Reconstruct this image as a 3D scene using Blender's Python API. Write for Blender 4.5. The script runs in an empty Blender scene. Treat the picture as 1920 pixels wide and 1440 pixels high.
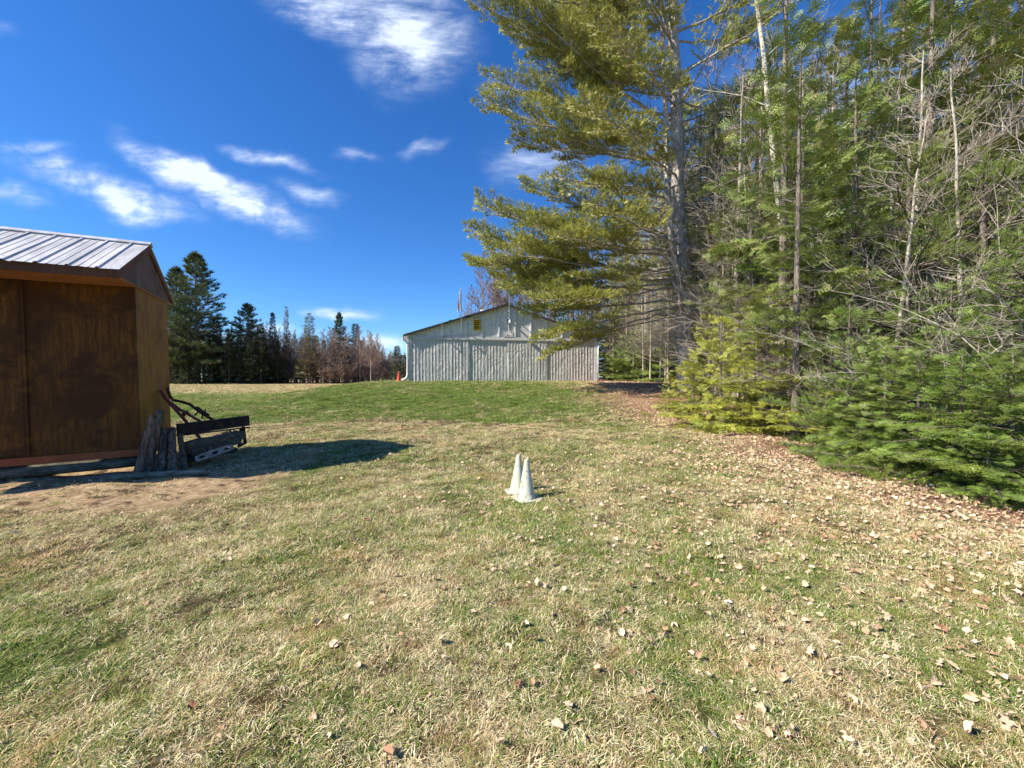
import bpy, math, random
import numpy as np
from mathutils import Vector, Matrix
R = math.radians
scene = bpy.context.scene
COL = scene.collection
random.seed(7)
# ------------------------------------------------------------------ camera
CAM_Z = 1.5; FPX = 760.0; PITCH = R(-0.9)
cam_d = bpy.data.cameras.new("camera"); cam = bpy.data.objects.new("camera", cam_d); COL.objects.link(cam)
cam_d.sensor_width = 36; cam_d.lens = 36*FPX/1920; cam_d.clip_start = 0.05; cam_d.clip_end = 3000
cam.location = (0, 0, CAM_Z); cam.rotation_euler = (math.pi/2+PITCH, 0, 0)
scene.camera = cam
# ------------------------------------------------------------------ light
SUN_AZ = R(23.5); SUN_EL = R(40)          # towards the sun: left and a little behind the camera
sdir = Vector((-math.cos(SUN_AZ)*math.cos(SUN_EL), -math.sin(SUN_AZ)*math.cos(SUN_EL), math.sin(SUN_EL)))
sl = bpy.data.lights.new("sun", 'SUN'); sl.energy = 5.0; sl.angle = R(0.53); sl.color = (1, .915, .775)
so = bpy.data.objects.new("sun", sl); COL.objects.link(so); so.rotation_euler = sdir.to_track_quat('Z', 'Y').to_euler()
so.location = (-20, -10, 30)
scene.view_settings.view_transform = 'Standard'; scene.view_settings.look = 'None'
scene.view_settings.exposure = 0.92; scene.view_settings.gamma = 1.0
scene.view_settings.use_curve_mapping = False
scene.cycles.max_bounces = 4; scene.cycles.diffuse_bounces = 3; scene.cycles.transparent_max_bounces = 6
world = bpy.data.worlds.new("World"); scene.world = world; world.use_nodes = True

class NG:
    """tiny node helper"""
    def __init__(s, tree): s.t = tree; s.n = tree.nodes; s.l = tree.links
    def new(s, typ, **kw):
        n = s.n.new(typ)
        for k, v in kw.items(): setattr(n, k, v)
        return n
    def link(s, a, b): s.l.new(a, b)
    def put(s, sock, v):
        if v is None: return
        if hasattr(v, 'is_linked') or hasattr(v, 'links'): s.l.new(v, sock)
        else: sock.default_value = v
    def math(s, op, a, b=None, c=None, clamp=False):
        n = s.new('ShaderNodeMath', operation=op, use_clamp=clamp)
        s.put(n.inputs[0], a); s.put(n.inputs[1], b); s.put(n.inputs[2], c)
        return n.outputs[0]
    def vmath(s, op, a, b=None):
        n = s.new('ShaderNodeVectorMath', operation=op); s.put(n.inputs[0], a); s.put(n.inputs[1], b)
        return n.outputs[0]
    def mix(s, f, a, b, blend='MIX'):
        n = s.new('ShaderNodeMix', data_type='RGBA', blend_type=blend)
        s.put(n.inputs[0], f)
        for k, v in ((6, a), (7, b)):
            if isinstance(v, (tuple, list)) and len(v) == 3: v = (*v, 1)
            s.put(n.inputs[k], v)
        return n.outputs[2]
    def noise(s, vec, scale, detail=3, rough=.55, dist=0):
        n = s.new('ShaderNodeTexNoise'); s.put(n.inputs['Vector'], vec)
        n.inputs['Scale'].default_value = scale; n.inputs['Detail'].default_value = detail
        n.inputs['Roughness'].default_value = rough; n.inputs['Distortion'].default_value = dist
        return n.outputs[0]
    def smooth(s, v, a, b, lo=0., hi=1.):
        n = s.new('ShaderNodeMapRange', interpolation_type='SMOOTHSTEP')
        s.put(n.inputs[0], v); n.inputs[1].default_value = a; n.inputs[2].default_value = b
        n.inputs[3].default_value = lo; n.inputs[4].default_value = hi
        return n.outputs[0]
    def mapping(s, vec, scale=(1, 1, 1), rot=(0, 0, 0), loc=(0, 0, 0)):
        n = s.new('ShaderNodeMapping'); s.put(n.inputs[0], vec)
        n.inputs['Scale'].default_value = scale; n.inputs['Rotation'].default_value = rot; n.inputs['Location'].default_value = loc
        return n.outputs[0]
    def ramp(s, f, stops):
        n = s.new('ShaderNodeValToRGB'); s.put(n.inputs[0], f); cr = n.color_ramp
        while len(cr.elements) < len(stops): cr.elements.new(.5)
        for e, (p, c) in zip(cr.elements, stops): e.position = p; e.color = (*c, 1)
        return n.outputs[0]
    def sep(s, v):
        n = s.new('ShaderNodeSeparateXYZ'); s.put(n.inputs[0], v); return n.outputs

# ---- sky: Nishita, deepened, with thin wind-drawn cirrus clouds (real directions)
g = NG(world.node_tree); g.n.clear()
wout = g.new('ShaderNodeOutputWorld'); bg = g.new('ShaderNodeBackground'); bg.inputs[1].default_value = 0.082
sky = g.new('ShaderNodeTexSky'); sky.sky_type = 'NISHITA'; sky.sun_disc = False
sky.sun_elevation = SUN_EL; sky.sun_rotation = math.atan2(sdir.x, sdir.y)
sky.altitude = 300; sky.air_density = 1.0; sky.dust_density = 0.15; sky.ozone_density = 3.0
hs = g.new('ShaderNodeHueSaturation'); hs.inputs['Saturation'].default_value = 1.25; hs.inputs['Value'].default_value = 1.0
g.link(sky.outputs[0], hs.inputs['Color'])
tc = g.new('ShaderNodeTexCoord'); X, Y, Z = g.sep(tc.outputs['Generated'])
yy = g.math('MAXIMUM', Y, 0.02)
ax = g.math('DIVIDE', X, yy); az = g.math('DIVIDE', Z, yy)       # tangent coordinates looking north
cxyz = g.new('ShaderNodeCombineXYZ'); g.link(ax, cxyz.inputs[0]); g.link(az, cxyz.inputs[1]); tv = cxyz.outputs[0]
wn = g.new('ShaderNodeTexNoise'); g.link(tv, wn.inputs['Vector']); wn.inputs['Scale'].default_value = 3.5; wn.inputs['Detail'].default_value = 4
warp = g.vmath('MULTIPLY', g.vmath('SUBTRACT', wn.outputs[1], (.5, .5, .5)), (.28, .2, 0))
tvw = g.vmath('ADD', tv, warp)
def blob(px, py, rx, ry, ang, amp):
    cx, cy = (px-960)/FPX, (708-py)/FPX
    m = g.new('ShaderNodeMapping', vector_type='TEXTURE'); g.link(tvw, m.inputs[0])
    m.inputs['Location'].default_value = (cx, cy, 0); m.inputs['Rotation'].default_value = (0, 0, R(ang)); m.inputs['Scale'].default_value = (rx/FPX, ry/FPX, 1)
    ln = g.new('ShaderNodeVectorMath', operation='LENGTH'); g.link(m.outputs[0], ln.inputs[0])
    return g.math('MULTIPLY', g.smooth(ln.outputs['Value'], 1.15, -.15), amp)
blobs = [(400, 345, 240, 52, -27, 1.3), (250, 362, 175, 44, -22, 1.05), (470, 400, 120, 46, -20, 1.2), (110, 330, 130, 50, -10, .6), (60, 285, 80, 26, 8, .5), (490, 418, 90, 34, -12, .9), (20, 375, 90, 30, -5, .4),
         (525, 300, 115, 22, -22, .6), (595, 378, 62, 30, -20, .6), (670, 290, 60, 26, 0, .42), (780, 285, 60, 20, 10, .42),
         (780, 70, 150, 130, -50, .8), (640, 20, 210, 70, -25, .7), (740, 20, 170, 90, -30, .7), (1000, 305, 120, 60, 5, .42), (930, 190, 60, 60, 0, .18),
         (660, 582, 110, 20, 3, .75), (730, 640, 90, 34, 0, .8), (520, 625, 140, 26, 0, .5), (1350, 500, 300, 200, 0, .45), (1600, 250, 400, 300, 0, .45), (30, 50, 60, 20, 0, .2)]
acc = None
for b in blobs:
    v = blob(*b); acc = v if acc is None else g.math('MAXIMUM', acc, v)
fine = g.noise(g.mapping(tv, scale=(2.6, 6.0, 1), rot=(0, 0, R(25))), 2.2, 8, .66, .35)
fine2 = g.noise(g.mapping(tv, scale=(4, 16, 1), rot=(0, 0, R(28))), 2.5, 6, .6, .2)
cl = g.math('MULTIPLY', acc, g.math('ADD', .22, g.math('MULTIPLY', g.smooth(fine, .22, .72), 1.15)))
cl = g.math('MULTIPLY', cl, g.math('ADD', .7, g.math('MULTIPLY', g.smooth(fine2, .3, .7), .45)))
cl = g.math('MINIMUM', g.smooth(cl, .0, 1.05), .76)
cl = g.math('MULTIPLY', cl, g.smooth(Y, .0, .15))
skycol = g.mix(1.0, hs.outputs[0], (.66, .93, 1.25), 'MULTIPLY')
# deepen zenith a little: the photograph's polarised look
skyc2 = g.mix(cl, skycol, (7.6, 8.4, 9.6))
g.link(skyc2, bg.inputs[0]); g.link(bg.outputs[0], wout.inputs[0])

# ------------------------------------------------------------------ helpers
def P(px, py, D):
    """world point seen at pixel (px,py) of the 1920x1440 photo at depth Y=D"""
    u = (px-960)/FPX; v = (720-py)/FPX; ca, sa = math.cos(PITCH), math.sin(PITCH)
    d = np.array([u, ca-v*sa, sa+v*ca]); d = d*(D/d[1]); return np.array([d[0], D, CAM_Z+d[2]])
def ss(a, b, x):
    t = np.clip((np.asarray(x, float)-a)/(b-a), 0, 1); return t*t*(3-2*t)
def gh(x, y):
    x = np.asarray(x, float); y = np.asarray(y, float)
    m = 1.22*ss(11.5, 26.5, y)*ss(-19, -8.6, x+0.10*(y-29))*(1-.55*ss(60, 90, y))
    f = .25*ss(30, 80, y)*(1-ss(-19, -8.6, x))
    near = (1-ss(18, 40, np.hypot(x, y)))
    b = near*(.025*np.sin(1.3*x+.7*y)+.018*np.sin(2.9*x-1.7*y+1)+.010*np.sin(5.3*x+4.1*y+2)+.007*np.sin(9.1*y-6.7*x))
    b = b+near*.02*(np.sin(1.0*x+3)*np.sin(.8*y+1))
    s = .07*np.exp(-(((x+5.9)/1.1)**2+((y-5.35)/.28)**2)) + .05*np.exp(-(((x+4.6)/1.0)**2+((y-5.9)/.2)**2))
    dip = -.05*np.exp(-((x+5.6)/1.4)**2-((y-6.1)/.25)**2)
    return m+f+b+s+dip
def mesh_obj(name, V, polys, mat=None, parent=None, attrs=None, smooth=False, mats=None, midx=None, link=True):
    me = bpy.data.meshes.new(name); V = np.asarray(V, np.float32)
    polys = [np.asarray(p, np.int32) for p in polys if len(p)]
    me.vertices.add(len(V)); me.vertices.foreach_set('co', V.ravel())
    nl = sum(p.size for p in polys); npol = sum(len(p) for p in polys)
    me.loops.add(nl); me.polygons.add(npol)
    me.loops.foreach_set('vertex_index', np.concatenate([p.ravel() for p in polys]))
    tot = np.concatenate([np.full(len(p), p.shape[1], np.int32) for p in polys])
    st = np.concatenate([[0], np.cumsum(tot)[:-1]]).astype(np.int32)
    me.polygons.foreach_set('loop_start', st)
    me.polygons.foreach_set('use_smooth', np.full(npol, bool(smooth)))
    for m in (mats or ([mat] if mat else [])): me.materials.append(m)
    if midx is not None: me.polygons.foreach_set('material_index', np.asarray(midx, np.int32))
    me.update(calc_edges=True)
    if attrs:
        for k, a in attrs.items():
            at = me.attributes.new(k, 'FLOAT', 'POINT'); at.data.foreach_set('value', np.asarray(a, np.float32))
    o = bpy.data.objects.new(name, me)
    if link: COL.objects.link(o)
    if parent: o.parent = parent
    return o
def empty(name, loc, rz=0):
    o = bpy.data.objects.new(name, None); COL.objects.link(o); o.location = loc; o.rotation_euler = (0, 0, rz)
    o.empty_display_size = .2; return o
def tag(o, label=None, cat=None, group=None, kind=None):
    if label: o['label'] = label
    if cat: o['category'] = cat
    if group: o['group'] = group
    if kind: o['kind'] = kind
    return o
class MB:
    """collects boxes, prisms and tubes into one mesh"""
    def __init__(s): s.V = []; s.Q = []; s.T = []; s.n = 0; s.A = []
    def add(s, V, Q=(), T=(), a=None):
        V = np.asarray(V, float); s.V.append(V)
        if len(Q): s.Q.append(np.asarray(Q)+s.n)
        if len(T): s.T.append(np.asarray(T)+s.n)
        s.A.append(np.full(len(V), .5) if a is None else np.asarray(a)); s.n += len(V); return s
    def box(s, x0, x1, y0, y1, z0, z1, bev=0.0):
        if x0 > x1: x0, x1 = x1, x0
        if y0 > y1: y0, y1 = y1, y0
        if z0 > z1: z0, z1 = z1, z0
        c = np.array([[x0, y0, z0], [x1, y0, z0], [x1, y1, z0], [x0, y1, z0], [x0, y0, z1], [x1, y0, z1], [x1, y1, z1], [x0, y1, z1]])
        return s.add(c, [[0, 3, 2, 1], [4, 5, 6, 7], [0, 1, 5, 4], [1, 2, 6, 5], [2, 3, 7, 6], [3, 0, 4, 7]])
    def hexa(s, c8): return s.add(c8, [[0, 3, 2, 1], [4, 5, 6, 7], [0, 1, 5, 4], [1, 2, 6, 5], [2, 3, 7, 6], [3, 0, 4, 7]])
    def bar(s, a, b, w, h, up=(0, 0, 1)):
        a = np.array(a, float); b = np.array(b, float); d = b-a; d /= np.linalg.norm(d)
        x = np.cross(d, up); 
        if np.linalg.norm(x) < 1e-4: x = np.cross(d, (0, 1, 0))
        x /= np.linalg.norm(x); z = np.cross(x, d); x = x*w/2; z = z*h/2
        return s.hexa(np.array([a-x-z, a+x-z, b+x-z, b-x-z, a-x+z, a+x+z, b+x+z, b-x+z]))
    def tube(s, pts, r, n=8, cap=True, wob=0, rng=None):
        pts = np.asarray(pts, float); k = len(pts); r = np.broadcast_to(np.asarray(r, float), (k,))
        t = np.gradient(pts, axis=0); t /= np.linalg.norm(t, axis=1)[:, None]+1e-9
        ref = np.array([0, 0, 1.]) if abs(t[0, 2]) < .9 else np.array([0, 1., 0])
        V = []
        x = np.cross(t[0], ref); x /= np.linalg.norm(x); an = np.arange(n)*2*math.pi/n
        for i in range(k):
            x = x-t[i]*np.dot(x, t[i]); x /= np.linalg.norm(x); y = np.cross(t[i], x)
            rr = r[i]*np.ones(n)
            if wob and rng is not None: rr = rr*(1+wob*rng.standard_normal(n))
            V.append(pts[i]+rr[:, None]*(np.cos(an)[:, None]*x+np.sin(an)[:, None]*y))
        V = np.concatenate(V); j = np.arange(n); j2 = (j+1) % n
        Q = np.concatenate([np.stack([i*n+j, i*n+j2, (i+1)*n+j2, (i+1)*n+j], 1) for i in range(k-1)])
        T = []
        if cap:
            V = np.concatenate([V, pts[:1], pts[-1:]]); a, b = len(V)-2, len(V)-1
            T = np.concatenate([np.stack([np.full(n, a), j2, j], 1), np.stack([np.full(n, b), (k-1)*n+j, (k-1)*n+j2], 1)])
        return s.add(V, Q, T)
    def segs(s, A, B, ra, rb, n=3):
        A = np.asarray(A, float); B = np.asarray(B, float)
        if not len(A): return s
        d = B-A; L = np.linalg.norm(d, axis=1)[:, None]+1e-9; d = d/L
        ref = np.where(np.abs(d[:, 2:3]) < .9, np.array([[0, 0, 1.]]), np.array([[0, 1., 0]]))
        x = np.cross(d, ref); x /= np.linalg.norm(x, axis=1)[:, None]; y = np.cross(d, x)
        ra = np.broadcast_to(ra, (len(A),)); rb = np.broadcast_to(rb, (len(A),)); V = []
        for k in range(n):
            a = 2*math.pi*k/n; o = math.cos(a)*x+math.sin(a)*y
            V += [A+o*ra[:, None], B+o*rb[:, None]]
        V = np.stack(V, 1)                      # N, 2n, 3
        base = (np.arange(len(A))*2*n)[:, None]
        Q = np.concatenate([base+np.array([[2*k, (2*k+2) % (2*n), (2*k+3) % (2*n), 2*k+1]]) for k in range(n)])
        return s.add(V.reshape(-1, 3), Q)
    def build(s, name, mat, parent=None, smooth=False, attr=None, link=True):
        return mesh_obj(name, np.concatenate(s.V), [x for x in ((np.concatenate(s.Q) if s.Q else []), (np.concatenate(s.T) if s.T else [])) if len(x)], mat, parent,
                        attrs={attr: np.concatenate(s.A)} if attr else None, smooth=smooth, link=link)
def frames(d, up=None, roll=None):
    d = d/np.linalg.norm(d, axis=1)[:, None]
    if up is None: up = np.tile([0, 0, 1.], (len(d), 1))
    x = np.cross(d, up); nn = np.linalg.norm(x, axis=1)[:, None]; x = np.where(nn > 1e-3, x/np.maximum(nn, 1e-9), [1., 0, 0])
    z = np.cross(x, d)
    if roll is not None:
        c, s_ = np.cos(roll)[:, None], np.sin(roll)[:, None]; x, z = x*c+z*s_, z*c-x*s_
    return np.stack([x, d, z], 1)               # rows: X side, Y axis, Z normal
def stamp(V, T, pos, fr, sc, tint):
    """copies of a small template (V,T) -> arrays"""
    n = len(pos); k = len(V)
    W = np.einsum('vj,njk->nvk', V, fr)*np.asarray(sc)[:, None, None]+pos[:, None, :]
    TT = (T[None]+(np.arange(n)*k)[:, None, None]).reshape(-1, 3)
    return W.reshape(-1, 3), TT, np.repeat(tint, k)

# ------------------------------------------------------------------ materials
def new_mat(name):
    m = bpy.data.materials.new(name); m.use_nodes = True; g = NG(m.node_tree); g.n.clear()
    out = g.new('ShaderNodeOutputMaterial'); return m, g, out
def princ(g, out, col, rough=.8, metal=0, bump=None, bstr=.3, bdist=.02, spec=.3):
    b = g.new('ShaderNodeBsdfPrincipled'); 
    if isinstance(col, tuple) and len(col) == 3: col = (*col, 1)
    g.put(b.inputs['Base Color'], col); g.put(b.inputs['Roughness'], rough); b.inputs['Metallic'].default_value = metal
    b.inputs['Specular IOR Level'].default_value = spec
    if bump is not None:
        bn = g.new('ShaderNodeBump'); bn.inputs['Strength'].default_value = bstr; bn.inputs['Distance'].default_value = bdist
        g.put(bn.inputs['Height'], bump); g.link(bn.outputs[0], b.inputs['Normal'])
    g.link(b.outputs[0], out.inputs[0]); return b
def objco(g): return g.new('ShaderNodeTexCoord').outputs['Object']
def worldpos(g): return g.new('ShaderNodeNewGeometry').outputs['Position']
def foliage_mat(name, c_dark, c_light, c_dead=None, transl=.3, dead_amt=.0):
    m, g, out = new_mat(name)
    at = g.new('ShaderNodeAttribute'); at.attribute_name = 'tint'; t = at.outputs['Fac']
    rnd = g.new('ShaderNodeObjectInfo').outputs['Random']
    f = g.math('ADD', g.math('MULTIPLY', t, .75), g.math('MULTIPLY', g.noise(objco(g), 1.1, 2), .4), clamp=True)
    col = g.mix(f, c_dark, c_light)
    if c_dead: col = g.mix(g.smooth(t, 1-dead_amt-.02, 1-dead_amt+.02), col, c_dead)
    v = g.math('ADD', .82, g.math('MULTIPLY', rnd, .36))
    hv = g.new('ShaderNodeHueSaturation'); g.link(col, hv.inputs['Color']); g.link(v, hv.inputs['Value'])
    g.put(hv.inputs['Hue'], g.math('ADD', .49, g.math('MULTIPLY', rnd, .02)))
    d = g.new('ShaderNodeBsdfDiffuse'); tr = g.new('ShaderNodeBsdfTranslucent'); g.link(hv.outputs[0], d.inputs[0]); g.link(hv.outputs[0], tr.inputs[0])
    mx = g.new('ShaderNodeMixShader'); mx.inputs[0].default_value = transl; g.link(d.outputs[0], mx.inputs[1]); g.link(tr.outputs[0], mx.inputs[2])
    gl = g.new('ShaderNodeBsdfGlossy'); gl.inputs['Roughness'].default_value = .45; gl.inputs[0].default_value = (.9, .95, 1, 1)
    m2 = g.new('ShaderNodeMixShader'); m2.inputs[0].default_value = .035; g.link(mx.outputs[0], m2.inputs[1]); g.link(gl.outputs[0], m2.inputs[2])
    g.link(m2.outputs[0], out.inputs[0]); return m
def bark_mat(name, c1, c2, scale=6, bstr=.8, white=False):
    m, g, out = new_mat(name); co = objco(g)
    n1 = g.noise(g.mapping(co, scale=(3, 3, .6)), scale, 5, .65); n2 = g.noise(co, scale*.25, 3)
    col = g.mix(g.smooth(n1, .35, .68), c1, c2); col = g.mix(g.math('MULTIPLY', g.smooth(n2, .5, .75), .5), col, tuple(.6*x for x in c1))
    if white:
        bn = g.noise(g.mapping(co, scale=(1, 1, 7)), 3, 3, .6); col = g.mix(g.smooth(bn, .60, .66), col, (.05, .045, .04))
    princ(g, out, col, .9, bump=n1, bstr=bstr, bdist=.03, spec=.15); return m
M = {}
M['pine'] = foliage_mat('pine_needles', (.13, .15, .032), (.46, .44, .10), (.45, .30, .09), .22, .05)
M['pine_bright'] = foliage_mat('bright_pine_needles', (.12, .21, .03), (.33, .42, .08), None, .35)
M['pine_far'] = foliage_mat('shaded_far_pine_needles', (.04, .065, .025), (.12, .145, .055), None, .2)  # darker pine copy: shade on the far treeline is put into the colour
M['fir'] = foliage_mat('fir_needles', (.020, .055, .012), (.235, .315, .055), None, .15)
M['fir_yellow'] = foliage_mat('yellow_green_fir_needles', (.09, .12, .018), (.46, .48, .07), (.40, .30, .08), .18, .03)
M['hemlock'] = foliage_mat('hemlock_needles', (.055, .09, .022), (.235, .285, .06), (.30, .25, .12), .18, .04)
M['fir_far'] = foliage_mat('shaded_far_fir_needles', (.03, .045, .018), (.085, .105, .04), None, .2)  # darkened needles, the treeline's shaded face is painted in
M['larch'] = foliage_mat('dull_tan_needles', (.10, .09, .045), (.19, .165, .075), None, .2)
M['bark'] = bark_mat('grey_pine_bark', (.24, .20, .17), (.60, .54, .47), 7, .5)
M['bark_dark'] = bark_mat('dark_bark', (.09, .072, .058), (.27, .23, .19), 8, .5)
M['twig'] = bark_mat('dead_twig_bark', (.28, .24, .19), (.55, .50, .42), 9, .3)
M['bark_grey'] = bark_mat('grey_hardwood_bark', (.20, .17, .14), (.46, .41, .35), 7)
M['bark_pink'] = bark_mat('reddish_twig_bark', (.18, .125, .10), (.36, .27, .225), 5, .3)
M['birch'] = bark_mat('pale_birch_bark', (.44, .40, .33), (.60, .56, .47), 3, .3, True)

# greenness of the lawn, shared by soil and blades: 1 = green, 0 = straw
gg = bpy.data.node_groups.new('lawn_greenness', 'ShaderNodeTree')
gg.interface.new_socket('Position', in_out='INPUT', socket_type='NodeSocketVector')
gg.interface.new_socket('Green', in_out='OUTPUT', socket_type='NodeSocketFloat')
gg.interface.new_socket('Sand', in_out='OUTPUT', socket_type='NodeSocketFloat')
gg.interface.new_socket('Leaf', in_out='OUTPUT', socket_type='NodeSocketFloat')
gG = NG(gg); gi = gG.new('NodeGroupInput'); go = gG.new('NodeGroupOutput'); pos = gi.outputs[0]
px_, py_, pz_ = gG.sep(pos)
n1 = gG.noise(pos, .35, 3, .6); n2 = gG.noise(pos, 1.6, 4, .65); n3 = gG.noise(pos, 7, 3, .6)
base = gG.math('ADD', gG.math('MULTIPLY', gG.smooth(n1, .35, .65), .42), gG.math('MULTIPLY', gG.smooth(n2, .35, .65), .38))
base = gG.math('ADD', base, gG.math('MULTIPLY', gG.smooth(n3, .35, .65), .22)); base = gG.math('ADD', base, -.02)
pass
edge = gG.math('ADD', py_, gG.math('MULTIPLY', gG.math('SUBTRACT', n2, .5), 5))
yb = gG.math('ADD', py_, gG.math('ADD', gG.math('MULTIPLY', gG.math('SUBTRACT', n1, .5), 7), gG.math('MULTIPLY', gG.math('SUBTRACT', n2, .5), 4)))
band = gG.math('MULTIPLY', gG.smooth(yb, 11.5, 15), gG.smooth(yb, 40, 33))
band = gG.math('MULTIPLY', band, gG.smooth(gG.math('ADD', px_, gG.math('MULTIPLY', n2, 2)), 5.0, 1.5))
dry = gG.math('MULTIPLY', gG.math('MULTIPLY', gG.smooth(yb, 8.5, 10.5), gG.smooth(yb, 14, 12)), gG.smooth(px_, 3, 0))
far = gG.smooth(yb, 36, 50)
base = gG.math('ADD', base, gG.math('MULTIPLY', band, .36)); base = gG.math('SUBTRACT', base, gG.math('MULTIPLY', dry, .25))
base = gG.math('SUBTRACT', base, gG.math('MULTIPLY', far, .30))
near = gG.smooth(edge, 4.4, 1.2); base = gG.math('SUBTRACT', base, gG.math('MULTIPLY', near, .12))
# sandy soil beside the shed
sx = gG.math('ADD', px_, gG.math('MULTIPLY', gG.math('SUBTRACT', n2, .5), 1.6)); sy = gG.math('ADD', py_, gG.math('MULTIPLY', gG.math('SUBTRACT', n2, .5), 1.4))
u = gG.math('ADD', gG.math('MULTIPLY', sx, .469), gG.math('MULTIPLY', sy, -.883))    # distance out of the shed front wall
sand = gG.math('MULTIPLY', gG.math('MULTIPLY', gG.smooth(u, -5.3, -6.5), gG.smooth(sx, -3.0, -4.0)), gG.smooth(sy, 9.0, 7.6))
sand2 = gG.math('MULTIPLY', gG.math('MULTIPLY', gG.smooth(u, -4.4, -5.8), gG.smooth(sx, -2.6, -4.4)), .55)
sand = gG.math('MAXIMUM', sand, gG.math('MULTIPLY', sand2, gG.smooth(sy, 9.5, 7.6)))
# leaf litter under the wood
lx = gG.math('ADD', px_, gG.math('MULTIPLY', gG.math('SUBTRACT', n2, .5), 2.2))
lx = gG.math('ADD', lx, gG.math('MULTIPLY', gG.smooth(py_, 14, 24), -.6))
leaf = gG.smooth(lx, 3.2, 6.0)
base = gG.math('MULTIPLY', base, gG.math('SUBTRACT', 1, gG.math('MULTIPLY', leaf, .9))); base = gG.math('MULTIPLY', base, gG.math('SUBTRACT', 1, gG.math('MULTIPLY', sand, .6)), clamp=True)
gG.link(base, go.inputs[0]); gG.link(sand, go.inputs[1]); gG.link(leaf, go.inputs[2])

def lawn_nodes(g):
    n = g.new('ShaderNodeGroup'); n.node_tree = gg; g.link(worldpos(g), n.inputs[0]); return n.outputs
m, g, out = new_mat('meadow_soil_and_grass'); M['ground'] = m
gr, sa, lf = lawn_nodes(g); wp = worldpos(g)
f1 = g.noise(wp, 22, 4, .7); f2 = g.noise(g.mapping(wp, scale=(1, 2.4, 1)), 60, 3, .7)
_, wy, _ = g.sep(wp); distf = g.smooth(wy, 14, 34)
thatch = g.ramp(g.math('ADD', g.math('MULTIPLY', f1, .5), g.math('MULTIPLY', f2, .5)), [(.35, (.025, .018, .010)), (.52, (.13, .095, .048)), (.68, (.42, .33, .18))])
thfar = g.mix(g.smooth(g.noise(g.mapping(wp, scale=(.6, 1, 1)), .8, 6, .7), .35, .65), (.36, .28, .12), (.54, .41, .21))
thatch = g.mix(distf, thatch, thfar)
green = g.mix(g.smooth(f1, .35, .65), (.045, .075, .016), (.14, .19, .04)); green = g.mix(distf, green, (.125, .19, .035))
col = g.mix(g.smooth(gr, .15, .85), thatch, green)
sandc = g.mix(g.smooth(g.noise(wp, 9, 5, .7), .3, .7), (.30, .20, .11), (.62, .46, .28)); sandc = g.mix(g.smooth(g.noise(wp, 3.3, 5, .7), .52, .62), sandc, (.13, .085, .05))
col = g.mix(sa, col, sandc)
leafc = g.ramp(g.noise(wp, 30, 3, .7), [(.35, (.10, .055, .03)), (.5, (.34, .20, .12)), (.62, (.56, .37, .25))])
col = g.mix(g.math('MULTIPLY', lf, .9), col, leafc)
princ(g, out, col, .95, bump=g.math('ADD', f1, f2), bstr=.9, bdist=.03, spec=.1)
m, g, out = new_mat('grass_blades'); M['blade'] = m
gr, sa, lf = lawn_nodes(g)
at = g.new('ShaderNodeAttribute'); at.attribute_name = 'tint'; t = at.outputs['Fac']
at2 = g.new('ShaderNodeAttribute'); at2.attribute_name = 'tip'; tip = at2.outputs['Fac']
rnd = g.new('ShaderNodeObjectInfo').outputs['Random']
isg = g.smooth(g.math('SUBTRACT', g.math('ADD', gr, g.math('MULTIPLY', g.math('SUBTRACT', rnd, .5), .35)), t), -.06, .06)
t2 = g.math('FRACT', g.math('MULTIPLY', t, 17.3))
straw = g.ramp(t2, [(0, (.16, .10, .05)), (.25, (.42, .31, .15)), (.6, (.78, .66, .38)), (1, (.95, .86, .60))])
grn = g.ramp(t2, [(0, (.07, .13, .018)), (.5, (.165, .255, .035)), (1, (.32, .38, .08))])
wpp = worldpos(g); pat = g.noise(wpp, 6.0, 4, .7); pat2 = g.noise(wpp, 1.1, 3, .6)
straw = g.mix(g.smooth(pat, .48, .68), straw, g.mix(1.0, straw, (.50, .40, .34), 'MULTIPLY')); straw = g.mix(g.smooth(pat2, .5, .7), straw, g.mix(1.0, straw, (1.0, .86, .78), 'MULTIPLY'))
grn = g.mix(g.smooth(pat, .35, .6), g.mix(1.0, grn, (.50, .75, .70), 'MULTIPLY'), grn)
col = g.mix(isg, straw, grn); col = g.mix(g.math('MULTIPLY', tip, .35), col, (.72, .60, .32))
d = g.new('ShaderNodeBsdfDiffuse'); tr = g.new('ShaderNodeBsdfTranslucent'); g.link(col, d.inputs[0]); g.link(col, tr.inputs[0])
mx = g.new('ShaderNodeMixShader'); mx.inputs[0].default_value = .12; g.link(d.outputs[0], mx.inputs[1]); g.link(tr.outputs[0], mx.inputs[2]); g.link(mx.outputs[0], out.inputs[0])
m, g, out = new_mat('dry_fallen_leaf'); M['leaf'] = m
rnd = g.new('ShaderNodeObjectInfo').outputs['Random']
col = g.ramp(rnd, [(0, (.30, .16, .09)), (.3, (.50, .33, .21)), (.6, (.62, .45, .30)), (.9, (.66, .50, .34)), (1, (.80, .70, .52))])
col = g.mix(g.smooth(g.noise(objco(g), 25, 2), .5, .7), col, g.mix(1, col, (.6, .5, .42), 'MULTIPLY'))
princ(g, out, col, .7, spec=.3)
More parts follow.
